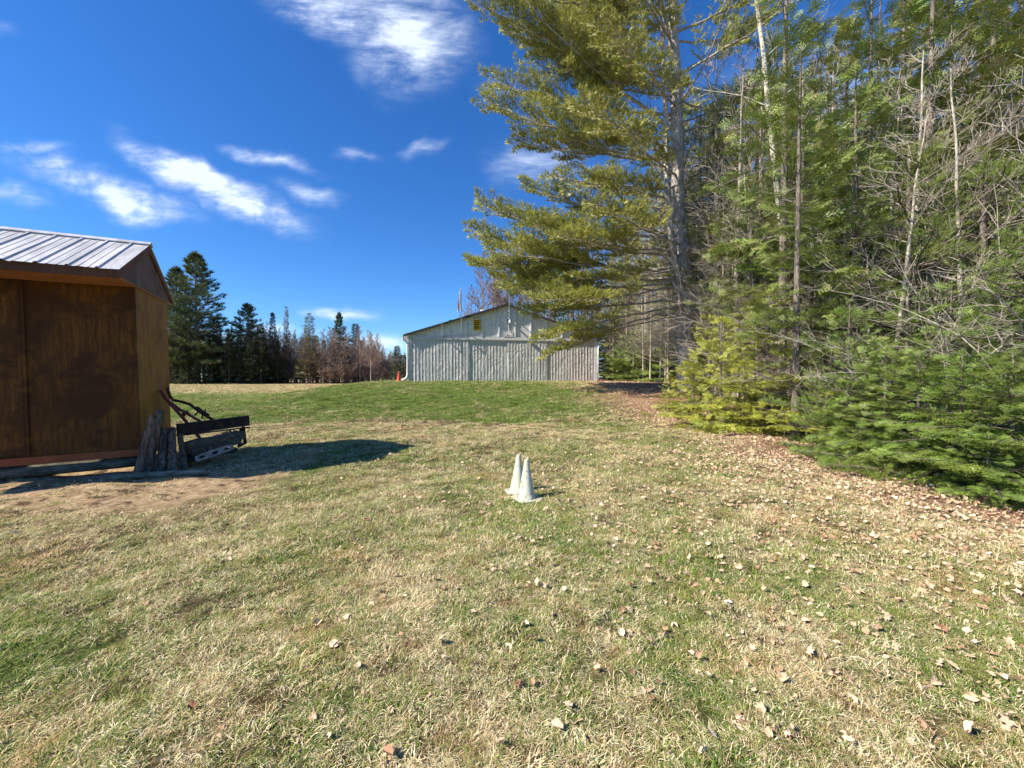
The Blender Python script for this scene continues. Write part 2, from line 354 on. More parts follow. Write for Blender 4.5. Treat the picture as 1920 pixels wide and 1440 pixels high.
# ------------------------------------------------------------------ ground
def grid_lines(lo, hi, n, k):
    t = np.linspace(-1, 1, n); s = np.sinh(k*t)/math.sinh(k); return np.where(s < 0, -s*lo, s*hi)
gx = grid_lines(-700, 700, 420, 6.6); gy = np.concatenate([-np.linspace(60, .5, 25), grid_lines(-1, 900, 861, 7.0)[430:]])
GX, GY = np.meshgrid(gx, gy); GZ = gh(GX, GY)
V = np.stack([GX.ravel(), GY.ravel(), GZ.ravel()], 1); nx, ny = len(gx), len(gy)
ii = (np.arange(ny-1)[:, None]*nx+np.arange(nx-1)[None]).ravel()
ground = mesh_obj('ground', V, [np.stack([ii, ii+1, ii+nx+1, ii+nx], 1)], M['ground'], smooth=True); tag(ground, kind='structure')

# ------------------------------------------------------------------ shed
def wood_stain(name, c1, c2, c3, scale=2.0):
    m, g, out = new_mat(name); co = objco(g)
    st = g.noise(g.mapping(co, scale=(9, 9, .9)), scale, 6, .7, .4); fi = g.noise(g.mapping(co, scale=(30, 30, 3)), 3, 4, .7); bl = g.noise(co, 1.3, 5, .7, .6)
    col = g.mix(g.smooth(st, .3, .7), c1, c2); col = g.mix(g.math('MULTIPLY', g.smooth(fi, .55, .7), .6), col, c3)
    col = g.mix(g.smooth(bl, .42, .62), col, c1)
    dark = g.noise(g.mapping(co, scale=(3.5, 3.5, .5)), 1.6, 5, .6)
    col = g.mix(g.math('MULTIPLY', g.smooth(dark, .58, .68), .3), col, (.05, .025, .012))
    princ(g, out, col, .75, bump=fi, bstr=.2, bdist=.004, spec=.25); return m
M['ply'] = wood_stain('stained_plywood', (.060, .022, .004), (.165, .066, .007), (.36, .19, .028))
M['ply_side'] = wood_stain('amber_plywood_lighter_shade', (.20, .09, .008), (.40, .20, .018), (.48, .29, .05), 2.6)  # amber plywood; the side's lighter shade than the front is in the colour
M['sill'] = wood_stain('red_brown_timber', (.26, .07, .025), (.36, .10, .035), (.4, .16, .07))
M['trim'] = wood_stain('brown_painted_trim', (.11, .045, .022), (.19, .085, .04), (.26, .15, .09))
M['soffit'] = wood_stain('brown_soffit_board', (.30, .13, .05), (.42, .19, .075), (.5, .28, .13))
M['gablew'] = wood_stain('weathered_gable_board', (.10, .06, .04), (.20, .13, .09), (.36, .30, .25))
def grey_wood(name, a, b, c, s=1.0, sc=(14, 14, 2)):
    m, g, out = new_mat(name); co = objco(g); tcg = g.new('ShaderNodeTexCoord').outputs['Object']
    n1 = g.noise(g.mapping(co, scale=sc), 1.6, 6, .7, .6); n2 = g.noise(co, 5*s, 4, .6)
    col = g.mix(g.smooth(n1, .38, .62), a, b); col = g.mix(g.smooth(n2, .5, .68), col, c)
    princ(g, out, col, .9, bump=n1, bstr=.9, bdist=.02, spec=.15); return m
M['log'] = grey_wood('weathered_grey_log', (.050, .037, .026), (.22, .175, .13), (.12, .085, .058))
M['log_pale'] = grey_wood('pale_barkless_log', (.15, .115, .075), (.42, .35, .24), (.24, .18, .115), sc=(2, 14, 14))
M['timber'] = grey_wood('mossy_timber', (.06, .054, .04), (.18, .165, .125), (.09, .085, .06), sc=(3, 10, 16))
m, g, out = new_mat('galvanised_roof_sheet'); M['roofm'] = m
co = objco(g); n = g.noise(g.mapping(co, scale=(2, .4, .4)), 3, 5, .6)
wv = g.noise(g.mapping(co, scale=(9, .5, .5)), 2, 3, .6)
col = g.mix(g.smooth(n, .35, .65), (.42, .41, .40), (.62, .61, .60)); col = g.mix(g.smooth(g.noise(co, 14, 3, .7), .66, .72), col, (.28, .20, .15)); col = g.mix(g.math('MULTIPLY', g.smooth(wv, .56, .68), .5), col, (.40, .38, .37))
princ(g, out, col, .5, metal=.15, bump=n, bstr=.15, spec=.5)
m, g, out = new_mat('rusty_iron'); M['rust'] = m
n = g.noise(objco(g), 14, 5, .7); princ(g, out, g.mix(g.smooth(n, .38, .65), (.045, .02, .016), (.15, .05, .03)), .8, metal=.2, bump=n, bstr=.5)
m, g, out = new_mat('red_painted_iron'); M['redpaint'] = m
n = g.noise(objco(g), 12, 5, .7); princ(g, out, g.mix(g.smooth(n, .4, .65), (.22, .04, .035), (.10, .04, .03)), .6, bump=n, bstr=.4)
m, g, out = new_mat('blackened_steel'); M['black'] = m
n = g.noise(objco(g), 9, 5, .7); princ(g, out, g.mix(g.smooth(n, .4, .7), (.018, .014, .013), (.07, .045, .035)), .7, bump=n, bstr=.5)
m, g, out = new_mat('grey_cast_plate'); M['plate'] = m
n = g.noise(objco(g), 12, 5, .7); princ(g, out, g.mix(g.smooth(n, .35, .7), (.40, .38, .34), (.20, .17, .14)), .7, bump=n, bstr=.4)

SX, SY = -5.91, 6.44
shed = empty('shed', (SX, SY, 0), R(28)); tag(shed, 'brown stained plywood shed with a ribbed metal roof at the left edge of the lawn', 'shed')
shed.rotation_euler = (0, R(-.9), R(28))
LEN = 4.4; WD = 1.79; ZW = 2.95
b = MB(); b.box(-LEN, 0, .0, .02, .37, ZW); 
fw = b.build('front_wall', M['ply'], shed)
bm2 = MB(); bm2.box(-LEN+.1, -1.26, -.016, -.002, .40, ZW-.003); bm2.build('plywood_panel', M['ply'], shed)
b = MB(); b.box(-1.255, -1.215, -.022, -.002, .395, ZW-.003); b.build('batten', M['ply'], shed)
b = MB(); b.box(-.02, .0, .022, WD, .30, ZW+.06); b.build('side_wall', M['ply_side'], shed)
b = MB(); b.box(-LEN, -.02, WD, WD+.02, .3, ZW); b.box(-LEN, -LEN+.02, .021, WD-.001, .3, ZW); b.build('back_wall', M['ply'], shed)
b = MB(); b.box(-LEN, .012, -.035, .015, .262, .368); b.build('sill_board', M['sill'], shed)
b = MB(); b.box(.002, .014, .018, WD, .20, .30); b.build('side_sill_board', M['trim'], shed)
b = MB(); b.tube([(-LEN-.2, .05, .13), (-2, .06, .15), (-.3, .07, .16), (.05, .08, .17)], .085, 10); b.build('skid_log', M['timber'], shed, True)
YF, YB, YR, ZE, ZR = -.76, 2.09, .68, 3.02, 3.79
b = MB(); b.box(-LEN, .0, YF+.02, -.002, 2.925, 2.948); b.build('soffit', M['soffit'], shed)
b = MB(); b.box(-LEN, .004, YF-.005, YF+.018, 2.91, 3.02); b.build('fascia_board', M['trim'], shed)
# gable triangle
V = []
for x in (-.018, .004):
    V += [(x, YF+.02, 2.935), (x, YB, 2.995), (x, YB, 3.05), (x, YR, ZR-.03), (x, YF+.02, 3.0)]
mesh_obj('gable_panel', V, [np.array([[5, 6, 7, 8, 9], [4, 3, 2, 1, 0]]), np.array([[i, (i+1) % 5, 5+(i+1) % 5, 5+i] for i in range(5)])], M['gablew'], shed)
b = MB(); b.bar((.018, YF, ZE-.065), (.018, YR+.02, ZR-.065), .11, .028, (1, 0, 0)); b.build('barge_board', M['trim'], shed)
b = MB(); b.bar((.018, YR, ZR-.06), (.018, YB+.05, 3.01), .09, .028, (1, 0, 0)); b.build('barge_board', M['trim'], shed)
b = MB(); b.bar((.012, YF+.02, 2.925), (.012, YB, 2.985), .02, .03, (1, 0, 0)); b.build('gable_trim', M['soffit'], shed)
def rib_profile(x0, x1, rng, first, pitch=.30):
    xs, zs = [x1], [0]
    c = x1-first
    pts = []
    while c > x0:
        pts += [(c+.026, 0), (c+.013, .020), (c-.013, .020), (c-.026, 0)]
        for k in (1, 2): 
            q = c-pitch*k/3; pts += [(q+.014, 0), (q+.006, .006), (q-.006, .006), (q-.014, 0)]
        c -= pitch
    pts = [p for p in pts if p[0] > x0+.02]
    pts = [(x1, .0)]+pts+[(x0, 0)]
    return np.array(pts)
rp = rib_profile(-LEN, .045, None, .225)
def roof_sheet(name, ya, za, yb, zb):
    V = []; rows = 6; rngr = np.random.default_rng(3)
    for i in range(rows):
        t = i/(rows-1)
        wob = .006*rngr.standard_normal(len(rp)) if i == 0 else 0
        V.append(np.stack([rp[:, 0], np.full(len(rp), ya+(yb-ya)*t)+wob, za+(zb-za)*t+rp[:, 1]+(.5*wob if i == 0 else 0)], 1))
    V = np.concatenate(V); n = len(rp)
    V = np.concatenate([V, V-[0, 0, .004]]); N0 = rows*n
    Q = np.concatenate([np.stack([i*n+np.arange(n-1), i*n+np.arange(1, n), (i+1)*n+np.arange(1, n), (i+1)*n+np.arange(n-1)], 1) for i in range(rows-1)])
    E = np.concatenate([np.stack([np.arange(n-1), np.arange(1, n), np.arange(1, n)+N0, np.arange(n-1)+N0], 1), np.stack([np.arange(rows-1)*n, (np.arange(rows-1)+1)*n, (np.arange(rows-1)+1)*n+N0, np.arange(rows-1)*n+N0], 1)])
    Q = Q[:, ::-1] if yb > ya else Q
    return mesh_obj(name, V, [Q, Q[:, ::-1]+N0, E], M['roofm'], shed)
roof_sheet('roof_sheet', YF-.04, ZE+.004, YR, ZR+.006)
roof_sheet('roof_sheet', YB+.06, ZE+.04, YR, ZR+.006)
b = MB(); b.hexa([(-LEN, YR-.09, ZR-.028), (.06, YR-.09, ZR-.028), (.06, YR, ZR+.033), (-LEN, YR, ZR+.033), (-LEN, YR-.09, ZR-.012), (.06, YR-.09, ZR-.012), (.06, YR, ZR+.045), (-LEN, YR, ZR+.045)])
b.hexa([(-LEN, YR, ZR+.033), (.06, YR, ZR+.033), (.06, YR+.09, ZR-.028), (-LEN, YR+.09, ZR-.028), (-LEN, YR, ZR+.045), (.06, YR, ZR+.045), (.06, YR+.09, ZR-.012), (-LEN, YR+.09, ZR-.012)])
b.build('ridge_cap', M['roofm'], shed)

# ------------------------------------------------------------------ posts, log, old implement beside the shed
def log_obj(name, a, b, r, mat, label, cat, group=None, seed=0):
    rng = np.random.default_rng(seed); a = np.array(a); b = np.array(b); n = 12
    t = np.linspace(0, 1, n)[:, None]; pts = (b-a)*t+rng.standard_normal((n, 3))*r*.05; c = MB()
    r = r*.80; c.tube(pts, r*(1.06-.16*t[:, 0]+.03*rng.standard_normal(n)), 14, wob=.03, rng=rng)
    o = c.build(name, mat, None, False); o.location = a; return tag(o, label, cat, group)
GP = 'old fence posts leaning by the shed corner'
posts = [((254, 886, 6.18), (287, 779, 6.32), .066, 'grey post leaning furthest right, nearest the orange sill board', 1),
         ((275, 886, 6.33), (300, 770, 6.62), .080, 'tallest grey post, standing behind the leftmost leaning post', 2),
         ((301, 886, 6.40), (309, 804, 6.70), .082, 'thick dark grey post in the middle of the row of leaning posts', 3),
         ((324, 886, 6.38), (323, 803, 6.72), .068, 'upright split grey post, second from the right of the row of posts', 4),
         ((346, 880, 6.60), (338, 815, 6.85), .055, 'shortest grey post at the right end of the row beside the iron implement', 5)]
for a, c, r, lb, sd in posts:
    A = P(*a); A[2] = float(gh(A[0], A[1]))-.02 if abs(A[2]-gh(A[0], A[1])) < .3 else A[2]
    log_obj('fence_post', A, P(*c), r, M['log'], lb, 'post', GP, sd)
A = P(212, 889, 6.05); B = P(384, 879, 6.25); A[2] = float(gh(A[0], A[1]))+.045; B[2] = float(gh(B[0], B[1]))+.05
log_obj('log', A, B, .055, M['log_pale'], 'pale grey log lying on the ground in front of the leaning posts', 'log', None, 9)
# implement
imp = empty('plough', tuple(P(400, 852, 7.6))); tag(imp, 'rusty old horse plough with a black beam and upright handles beside the shed', 'plough')
io = np.array(imp.location)
def L(px, py, D): return P(px, py, D)-io
b = MB(); A, B = L(332, 817, 7.15), L(467, 801, 8.25)
b.bar(A, B, .10, .015); A2 = A+[0, 0, .085]; B2 = B+[0, 0, .085]
b.bar(A+[0, 0, .10], B+[0, 0, .13], .035, .19); b.bar(A+[0, 0, .20], B+[0, 0, .232], .10, .015)
b.build('beam', M['black'], imp)
def bent(name, pts, w, mat):
    c = MB(); c.tube([L(*p) for p in pts], w, 6); return c.build(name, mat, imp)
bent('handle', [(301, 732, 7.3), (308, 744, 7.3), (324, 762, 7.3), (345, 786, 7.35), (362, 806, 7.4), (381, 829, 7.45)], .026, M['redpaint'])
bent('handle', [(318, 753, 7.36), (336, 767, 7.4), (350, 775, 7.5), (372, 788, 7.6), (397, 801, 7.75)], .024, M['redpaint'])
bent('lever', [(314, 727, 7.5), (318, 742, 7.5), (324, 750, 7.55), (340, 753, 7.6), (356, 758, 7.65), (369, 768, 7.7), (386, 779, 7.8), (402, 789, 7.9), (418, 799, 7.95)], .026, M['rust'])
bent('cross_bar', [(365, 779, 7.62), (371, 773, 7.7), (374, 770, 7.72)], .015, M['rust'])
bent('clamp', [(368, 765, 7.66), (379, 773, 7.76), (390, 780, 7.84)], .040, M['black'])
bent('pin', [(378, 784, 7.8), (381, 776, 7.8), (386, 767, 7.8)], .014, M['black'])
bent('clamp', [(343, 779, 7.42), (347, 775, 7.48), (353, 773, 7.52)], .036, M['rust'])
c = MB(); an = np.linspace(0, 2*math.pi, 13); ctr = L(437, 793, 8.0); c.tube([ctr+.035*np.array([math.cos(a)*.8, .2*math.sin(a), math.sin(a)]) for a in an], .007, 5, cap=False); c.build('ring', M['black'], imp)
# end shackles and chain hanging from the beam end
c = MB()
for k in range(5):
    ctr = L(447-6*k, 808+2.2*abs(k-2), 8.1-.05*k); ax_ = np.array([.045, .0, .02]); 
    c.tube([ctr+.05*np.array([math.cos(a), .3*math.sin(a), .45*math.sin(a)]) for a in an], .010, 5, cap=False)
c.build('chain', M['black'], imp)
c = MB(); c.bar(L(456, 800, 8.15), L(460, 832, 8.2), .05, .03); c.bar(L(452, 804, 8.15), L(448, 838, 8.1), .04, .04); c.bar(L(460, 830, 8.2), L(446, 838, 8.1), .05, .04); c.build('hitch', M['black'], imp)
c = MB(); c.bar(L(352, 836, 7.25), L(356, 868, 7.2), .06, .06); c.build('standard', M['black'], imp)
c = MB(); c.bar(L(390, 832, 7.6), L(392, 858, 7.5), .05, .05); c.build('standard', M['black'], imp)
tb = empty('timber_sledge', tuple(P(400, 845, 7.6))); tag(tb, 'mossy weathered timbers stacked under the black plough beam', 'timbers')
io = np.array(tb.location)
def rough_bar(name, a, b_, w, h, mat, seed, par):
    rng = np.random.default_rng(seed); a = L(*a); b_ = L(*b_); n = 9; d = (b_-a)/np.linalg.norm(b_-a); x = np.cross(d, (0, 0, 1)); x /= np.linalg.norm(x); z = np.cross(x, d)
    V = []
    for i in range(n):
        c0 = a+(b_-a)*i/(n-1)+z*rng.normal()*.006; tp = 1 if 0 < i < n-1 else .85
        for (sx_, sz_) in ((-1, -1), (1, -1), (1, -.2), (1, 1), (.1, 1.1), (-1, 1), (-1, .1)): V.append(c0+x*sx_*w/2*tp*(1+.08*rng.normal())+z*sz_*h/2*tp*(1+.1*rng.normal()))
    k = 7; Q = [[i*k+j, i*k+(j+1) % k, (i+1)*k+(j+1) % k, (i+1)*k+j] for i in range(n-1) for j in range(k)]
    T = [[0, j+1, j] for j in range(1, k-1)]+[[(n-1)*k, (n-1)*k+j, (n-1)*k+j+1] for j in range(1, k-1)]
    return mesh_obj(name, V, [np.array(Q), np.array(T)], mat, par)
rough_bar('plank', (346, 838, 6.95), (455, 815, 8.0), .16, .16, M['timber'], 1, tb)
rough_bar('plank', (352, 848, 6.95), (446, 828, 7.9), .22, .09, M['log'], 2, tb)
rough_bar('plank', (346, 862, 6.85), (440, 842, 7.6), .20, .07, M['black'], 3, tb)
pl = MB(); A, B = P(366, 861, 6.72), P(438, 837, 7.25); dd = (B-A); Ln = np.linalg.norm(dd); dd /= Ln
# plate: strip with round holes, built in its own plane (long axis, up-tilted axis)
up_ = np.array([-.15, -.25, .95]); up_ -= dd*np.dot(up_, dd); up_ /= np.linalg.norm(up_); nr = np.cross(dd, up_)
if nr[1] > 0: nr = -nr
nh = 3; cell = Ln/nh; hw = .062; V2 = []; Qs = []
for h in range(nh):
    n = 16; c0 = (h+.5)*cell
    an = (np.arange(n)+.5)*2*math.pi/n
    inner = np.stack([c0+.052*np.cos(an), .026*np.sin(an)], 1)
    s_ = np.maximum(np.abs(np.cos(an))/(cell/2), np.abs(np.sin(an))/hw); outer = np.stack([c0+np.cos(an)/s_, np.sin(an)/s_], 1)
    base = len(V2); V2 += list(inner)+list(outer)
    for j in range(n):
        j2 = (j+1) % n; Qs.append([base+j, base+j2, base+n+j2, base+n+j])
V2 = np.array(V2); taper = 1-.35*np.abs(V2[:, 0]/Ln-.5)**2*4*.9
W0 = dd*V2[:, :1]+up_*(V2[:, 1]*taper)[:, None]; NV = len(V2); Qs = np.array(Qs)
V3 = np.concatenate([W0, W0-nr*.012]); plate = mesh_obj('perforated_plate', V3, [Qs, Qs[:, ::-1]+NV], M['plate']); plate.location = A
tag(plate, 'pale grey metal plate with oval holes resting under the stacked timbers', 'metal plate')

# ------------------------------------------------------------------ hangar
def metal_panel(name, a, b_, dent):
    m, g, out = new_mat(name); co = objco(g)
    n = g.noise(g.mapping(co, scale=(1.4, 1.4, .8)), 1.6, 4, .6, 1.2); st = g.noise(g.mapping(co, scale=(7, 1, .35)), 2, 4, .65); fi = g.noise(co, 20, 4, .7)
    col = g.mix(g.smooth(st, .35, .66), a, b_); col = g.mix(g.math('MULTIPLY', g.smooth(fi, .5, .7), .35), col, (.30, .29, .28))
    princ(g, out, col, .55, bump=n, bstr=dent, bdist=.25, spec=.35); return m
M['door'] = metal_panel('dented_grey_door_sheet', (.40, .39, .37), (.56, .545, .52), .5)
m, g, out = new_mat('weathered_white_plywood'); M['whiteply'] = m
co = objco(g); n = g.noise(g.mapping(co, scale=(5, 5, 1.2)), 1.7, 6, .75, .5); f = g.noise(co, 9, 5, .8)
col = g.mix(g.smooth(n, .38, .66), (.76, .75, .72), (.52, .52, .51)); col = g.mix(g.math('MULTIPLY', g.smooth(f, .52, .62), .7), col, (.28, .28, .28))
princ(g, out, col, .85, bump=n, bstr=.3, spec=.2)
def plain(name, c, rough=.6, metal=0, var=.25, sc=8):
    m, g, out = new_mat(name); n = g.noise(objco(g), sc, 4, .65)
    princ(g, out, g.mix(g.smooth(n, .35, .7), c, tuple(x*(1-var) for x in c)), rough, metal, bump=n, bstr=.15, spec=.3); return m
M['whitetrim'] = plain('white_painted_trim', (.74, .75, .76)); M['greytrim'] = plain('grey_weathered_trim', (.58, .57, .55))
M['roofdark'] = plain('dark_shingle_edge', (.05, .045, .045), .9); M['pvc'] = plain('white_plastic_pipe', (.78, .77, .72), .4)
M['yellow'] = plain('yellow_enamel', (.85, .52, .05), .5); M['darkgap'] = plain('gap_shade_and_vent_black', (.02, .02, .02), .9)  # darkgap: near black, painted shade for gaps; also the dark roof vent
M['galv'] = plain('galvanised_tube', (.42, .46, .48), .4, .5); M['blue'] = plain('pale_blue_paint', (.30, .48, .52), .5)
M['flag'] = plain('faded_pink_cloth', (.72, .58, .60), .9); M['tan'] = plain('dry_weed_straw', (.50, .38, .18), .9)
HB = 1.2; HA = R(11)
hg = empty('hangar', (-7.4, 29, HB), HA); tag(hg, 'grey metal aircraft hangar with a low gabled roof on the grassy rise', 'hangar')
W_, HD, DT, EV, PK = 14.3, 13.0, 3.14, 3.40, 5.72; C_ = W_/2
def roofz(s): return EV+(PK-EV)*(1-abs(s-C_)/C_)
# gable wall over the doors
s_ = [0, C_, W_]; V = []
for y in (0, .1): V += [(0, y, DT), (W_, y, DT), (W_, y, roofz(W_)), (C_, y, PK), (0, y, roofz(0))]
mesh_obj('gable_wall', V, [np.array([[0, 1, 2, 3, 4], [9, 8, 7, 6, 5]]), np.array([[(i+1) % 5, i, 5+i, 5+(i+1) % 5] for i in range(5)])], M['whiteply'], hg)
b = MB(); b.box(0, .1, .1, HD, 0, EV); b.build('side_wall', M['door'], hg); b = MB(); b.box(W_-.1, W_, .1, HD, 0, EV); b.build('side_wall', M['door'], hg)
b = MB(); b.box(.1, W_-.1, HD-.1, HD-.003, 0, EV); b.build('back_wall', M['door'], hg)
for k in range(-6, 6):
    s0 = C_+.61+1.22*k-.0
    if .5 < s0 < W_-.5: b = MB(); b.box(s0-.055, s0+.055, -.09, -.002, DT+.20, roofz(s0)-.08); b.build('batten', M['whitetrim'], hg)
b = MB(); b.box(.02, W_-.02, -.075, -.052, DT+.02, DT+.20); b.build('header_board', M['greytrim'], hg)
b = MB(); b.box(.28, W_-.25, -.16, -.078, DT-.06, DT+.015); b.build('door_track', M['greytrim'], hg)
b = MB(); b.box(0, .26, -.07, -.003, 0, DT+.0); b.build('corner_board', M['greytrim'], hg)
b = MB(); b.box(W_-.24, W_, -.07, -.003, 0, DT+.0); b.build('corner_board', M['whitetrim'], hg)
def door(s0, s1, y, zb, seed):
    rng = np.random.default_rng(seed); xs = [s0]; zs = [0.]; c = s0+.10+.1*rng.random()
    prof = [(s0, 0)]
    while c < s1-.06:
        h = .016*(1 if rng.random() < .8 else 1.5); prof += [(c-.035, 0), (c-.015, h), (c+.015, h), (c+.035, 0)]; c += .235+rng.normal()*.004
    prof.append((s1, 0)); prof = np.array(prof); zl = np.linspace(zb, DT-.05, 9); V = []
    ph = rng.random(6)*6
    for z in zl:
        x = prof[:, 0]; wob = .4*(.012*np.sin(1.7*x+2.1*z+ph[0])+.010*np.sin(3.9*x-2.7*z+ph[1])+.006*np.sin(8*x+5*z+ph[2]))
        zz = np.full(len(x), z)+(.03*np.sin(2.3*x+ph[3]) if z == zl[0] else 0)
        V.append(np.stack([x, y-prof[:, 1]-wob, zz], 1))
    n = len(prof); V = np.concatenate(V); N0 = len(V); V = np.concatenate([V, V+[0, .04, 0]])
    Q = np.concatenate([np.stack([i*n+np.arange(n-1), i*n+np.arange(1, n), (i+1)*n+np.arange(1, n), (i+1)*n+np.arange(n-1)], 1) for i in range(len(zl)-1)])
    e0 = np.arange(n-1); r_ = len(zl)
    E = np.concatenate([np.stack([e0, e0+1, e0+1+N0, e0+N0], 1)]+[np.array([[i*n, (i+1)*n, (i+1)*n+N0, i*n+N0] for i in range(r_-1)]), np.array([[i*n+n-1, (i+1)*n+n-1, (i+1)*n+n-1+N0, i*n+n-1+N0] for i in range(r_-1)])])
    return mesh_obj('sliding_door', V, [Q, Q[:, ::-1]+N0, E], M['door'], hg)
door(.30, 4.33, -.10, .05, 1); door(4.30, 7.22, -.04, .02, 2); door(7.18, 10.25, -.10, .02, 3); door(10.2, W_-.27, -.04, .03, 4)
b = MB(); b.box(.3, W_-.3, .05, .1, 0, DT); b.build('door_gap_shade', M['darkgap'], hg)  # black sheet added as the shade in the gaps around the doors
for sgn in (0, 1):
    OH = .32; sa_, sb = (-.34, C_) if sgn == 0 else (W_+.34, C_); slope = (PK-EV)/C_
    za_, zb = roofz(0)-.34*slope, PK; V = []
    for y in (-OH, HD+.2):
        V += [(sa_, y, za_+.01), (sb, y, zb+.01), (sb, y, zb+.05), (sa_, y, za_+.05)]
    V = np.array(V); o = mesh_obj('roof', V, [np.array([[0, 1, 2, 3], [7, 6, 5, 4], [0, 4, 5, 1], [1, 5, 6, 2], [2, 6, 7, 3], [3, 7, 4, 0]])], M['galv'], hg)
    b = MB(); b.hexa([(sa_, -OH-.03, za_-.10), (sb, -OH-.03, zb-.10), (sb, -OH-.002, zb-.10), (sa_, -OH-.002, za_-.10), (sa_, -OH-.03, za_+.06), (sb, -OH-.03, zb+.06), (sb, -OH-.002, zb+.06), (sa_, -OH-.002, za_+.06)])
    b.build('rake_board', M['roofdark'], hg)
b = MB(); b.box(-.46, -.345, -.30, HD, EV-.25, EV-.15); b.build('gutter', M['pvc'], hg)
b = MB(); b.tube([(-.40, -.25, EV-.20), (-.36, -.2, EV-.42), (-.10, -.12, EV-.62), (-.07, -.12, EV-.8), (-.07, -.12, 1.5), (-.07, -.12, .5), (-.12, -.14, .28), (-.35, -.2, .10), (-.62, -.25, .02), (-.85, -.3, -.05)], [.055, .055, .055, .055, .055, .06, .10, .13, .13, .12], 8); b.build('downspout', M['pvc'], hg, True)
b = MB(); b.tube([(W_+.06, -.1, EV-.3), (W_+.06, -.1, 1.5), (W_+.06, -.1, .1)], .045, 8); b.build('downspout', M['pvc'], hg, True)
b = MB(); b.box(W_+.25, W_+.5, -.34, HD, EV-.25, EV-.17); b.build('gutter', M['pvc'], hg)
def spx(px):                     # facade coordinate of a photo column
    r = (px-960)/FPX; return (-7.4-r*29)/(r*math.sin(HA)-math.cos(HA))
def zpx(px, py): 
    s = spx(px); D = 29+s*math.sin(HA); return CAM_Z+(708-py)/FPX*D-HB
s0 = spx(894); b = MB(); b.box(s0-.26, s0+.26, -.14, -.004, zpx(894, 620), zpx(894, 620)+.06); b.box(s0-.26, s0-.2, -.14, -.004, zpx(894, 620)+.062, zpx(894, 601)); b.box(s0+.2, s0+.26, -.14, -.004, zpx(894, 620)+.062, zpx(894, 601)); b.box(s0-.26, s0+.26, -.17, -.004, zpx(894, 601)+.002, zpx(894, 601)+.06)
lv = b.build('louvre_vent', M['yellow'], hg); b = MB(); b.box(s0-.198, s0+.198, -.02, -.006, zpx(894, 620)+.062, zpx(894, 601)-.001); b.build('backing', M['darkgap'], lv)
b = MB(); z0, z1 = zpx(894, 620)+.07, zpx(894, 601)-.02
for k in range(5):
    z = z0+(z1-z0)*(k+.5)/5; b.hexa([(s0-.197, -.11, z-.05), (s0+.197, -.11, z-.05), (s0+.197, -.03, z+.02), (s0-.197, -.03, z+.02), (s0-.197, -.11, z-.035), (s0+.197, -.11, z-.035), (s0+.197, -.03, z+.035), (s0-.197, -.03, z+.035)])
b.build('louvre', M['yellow'], lv)
s0 = spx(883); b = MB(); b.box(s0-.25, s0+.18, -.03, -.004, zpx(883, 616), zpx(883, 611)); b.build('sign_plate', M['whitetrim'], hg)
def mast(name, px, ptop, pbot, y, r, mat, mat2=None):
    s0 = spx(px); zt, zb_ = zpx(px, ptop), zpx(px, pbot); b = MB(); b.tube([(s0, y, zb_), (s0, y, (zb_+zt)/2), (s0, y, zt)], [r, r, r*.5], 6)
    b.box(s0-.04, s0+.04, y, -.004, zb_+.05, zb_+.10); b.box(s0-.04, s0+.04, y, -.004, zb_+.55, zb_+.6); return b.build(name, mat, hg), s0, zt, zb_
mast('antenna_rod', 829, 578, 632, -.42, .016, M['galv'])
fp, s0, zt, zb_ = mast('flagpole', 864.5, 524, 626, -.45, .018, M['galv'])
# limp flag: folded cloth hanging beside the pole
rng = np.random.default_rng(5); rows = 14; cols = 12; V = []
for i in range(rows):
    t = i/(rows-1); wd = .12+.30*t*(1-.25*t)
    for j in range(cols):
        q = j/(cols-1); V.append((s0-.03-wd*q*(.75), -.45+.07*math.sin(9*q+3*t)*(.3+t), zt-.75-1.5*t-.30*q*(1-t*.3)+.02*math.sin(20*q)))
Q = [[i*cols+j, i*cols+j+1, (i+1)*cols+j+1, (i+1)*cols+j] for i in range(rows-1) for j in range(cols-1)]
fo = mesh_obj('flag', V, [np.array(Q)], M['flag'], fp, smooth=True)
mast('antenna_mast', 952.5, 538, 600, -.5, .017, M['blue'])
s0 = spx(953); z0 = zpx(953, 602); b = MB()
b.tube([(s0, -.05, z0), (s0+.02, -.35, z0+.05), (s0+.03, -.6, z0-.02)], .035, 6); b.tube([(s0+.03, -.6, z0+.02), (s0+.03, -.62, z0-.1), (s0+.02, -.62, z0-.22)], [.05, .11, .13], 10); b.box(s0-.1, s0+.1, -.06, -.003, z0-.15, z0+.15)
b.build('yard_lamp', M['galv'], hg)
b = MB(); z0 = DT+.21; b.box(s0-.35, s0+.35, -.10, -.052, z0, z0+.07); b.box(s0-.35, s0-.29, -.10, -.052, z0+.07, z0+.42); b.box(s0+.28, s0+.34, -.10, -.052, z0+.07, z0+.42); b.tube([(s0+.05, -.07, z0+.15), (s0+.18, -.07, z0+.12), (s0+.2, -.07, z0+.3), (s0+.05, -.07, z0+.45), (s0, -.07, z0+.9), (s0-.08, -.07, z0+1.05)], .03, 6); b.build('winch_bracket', M['greytrim'], hg)
b = MB(); s0 = spx(914)-.05; b.tube([(s0, 3, roofz(s0)), (s0, 3, roofz(s0)+.55)], .06, 8); b.tube([(s0-.12, 3, roofz(s0)+.5), (s0+.12, 3, roofz(s0)+.52)], .09, 8); b.tube([(s0+.35, 3, roofz(s0)+.42), (s0+.8, 3, roofz(s0)+.44)], [.05, .14], 8); b.build('roof_vent', M['pvc'], hg)
b = MB(); s0 = spx(848); b.tube([(s0, 3, roofz(s0)), (s0, 3, roofz(s0)+.45)], .05, 8); b.tube([(s0, 3, roofz(s0)+.4), (s0, 3, roofz(s0)+.52)], .11, 8); b.build('roof_vent', M['darkgap'], hg)

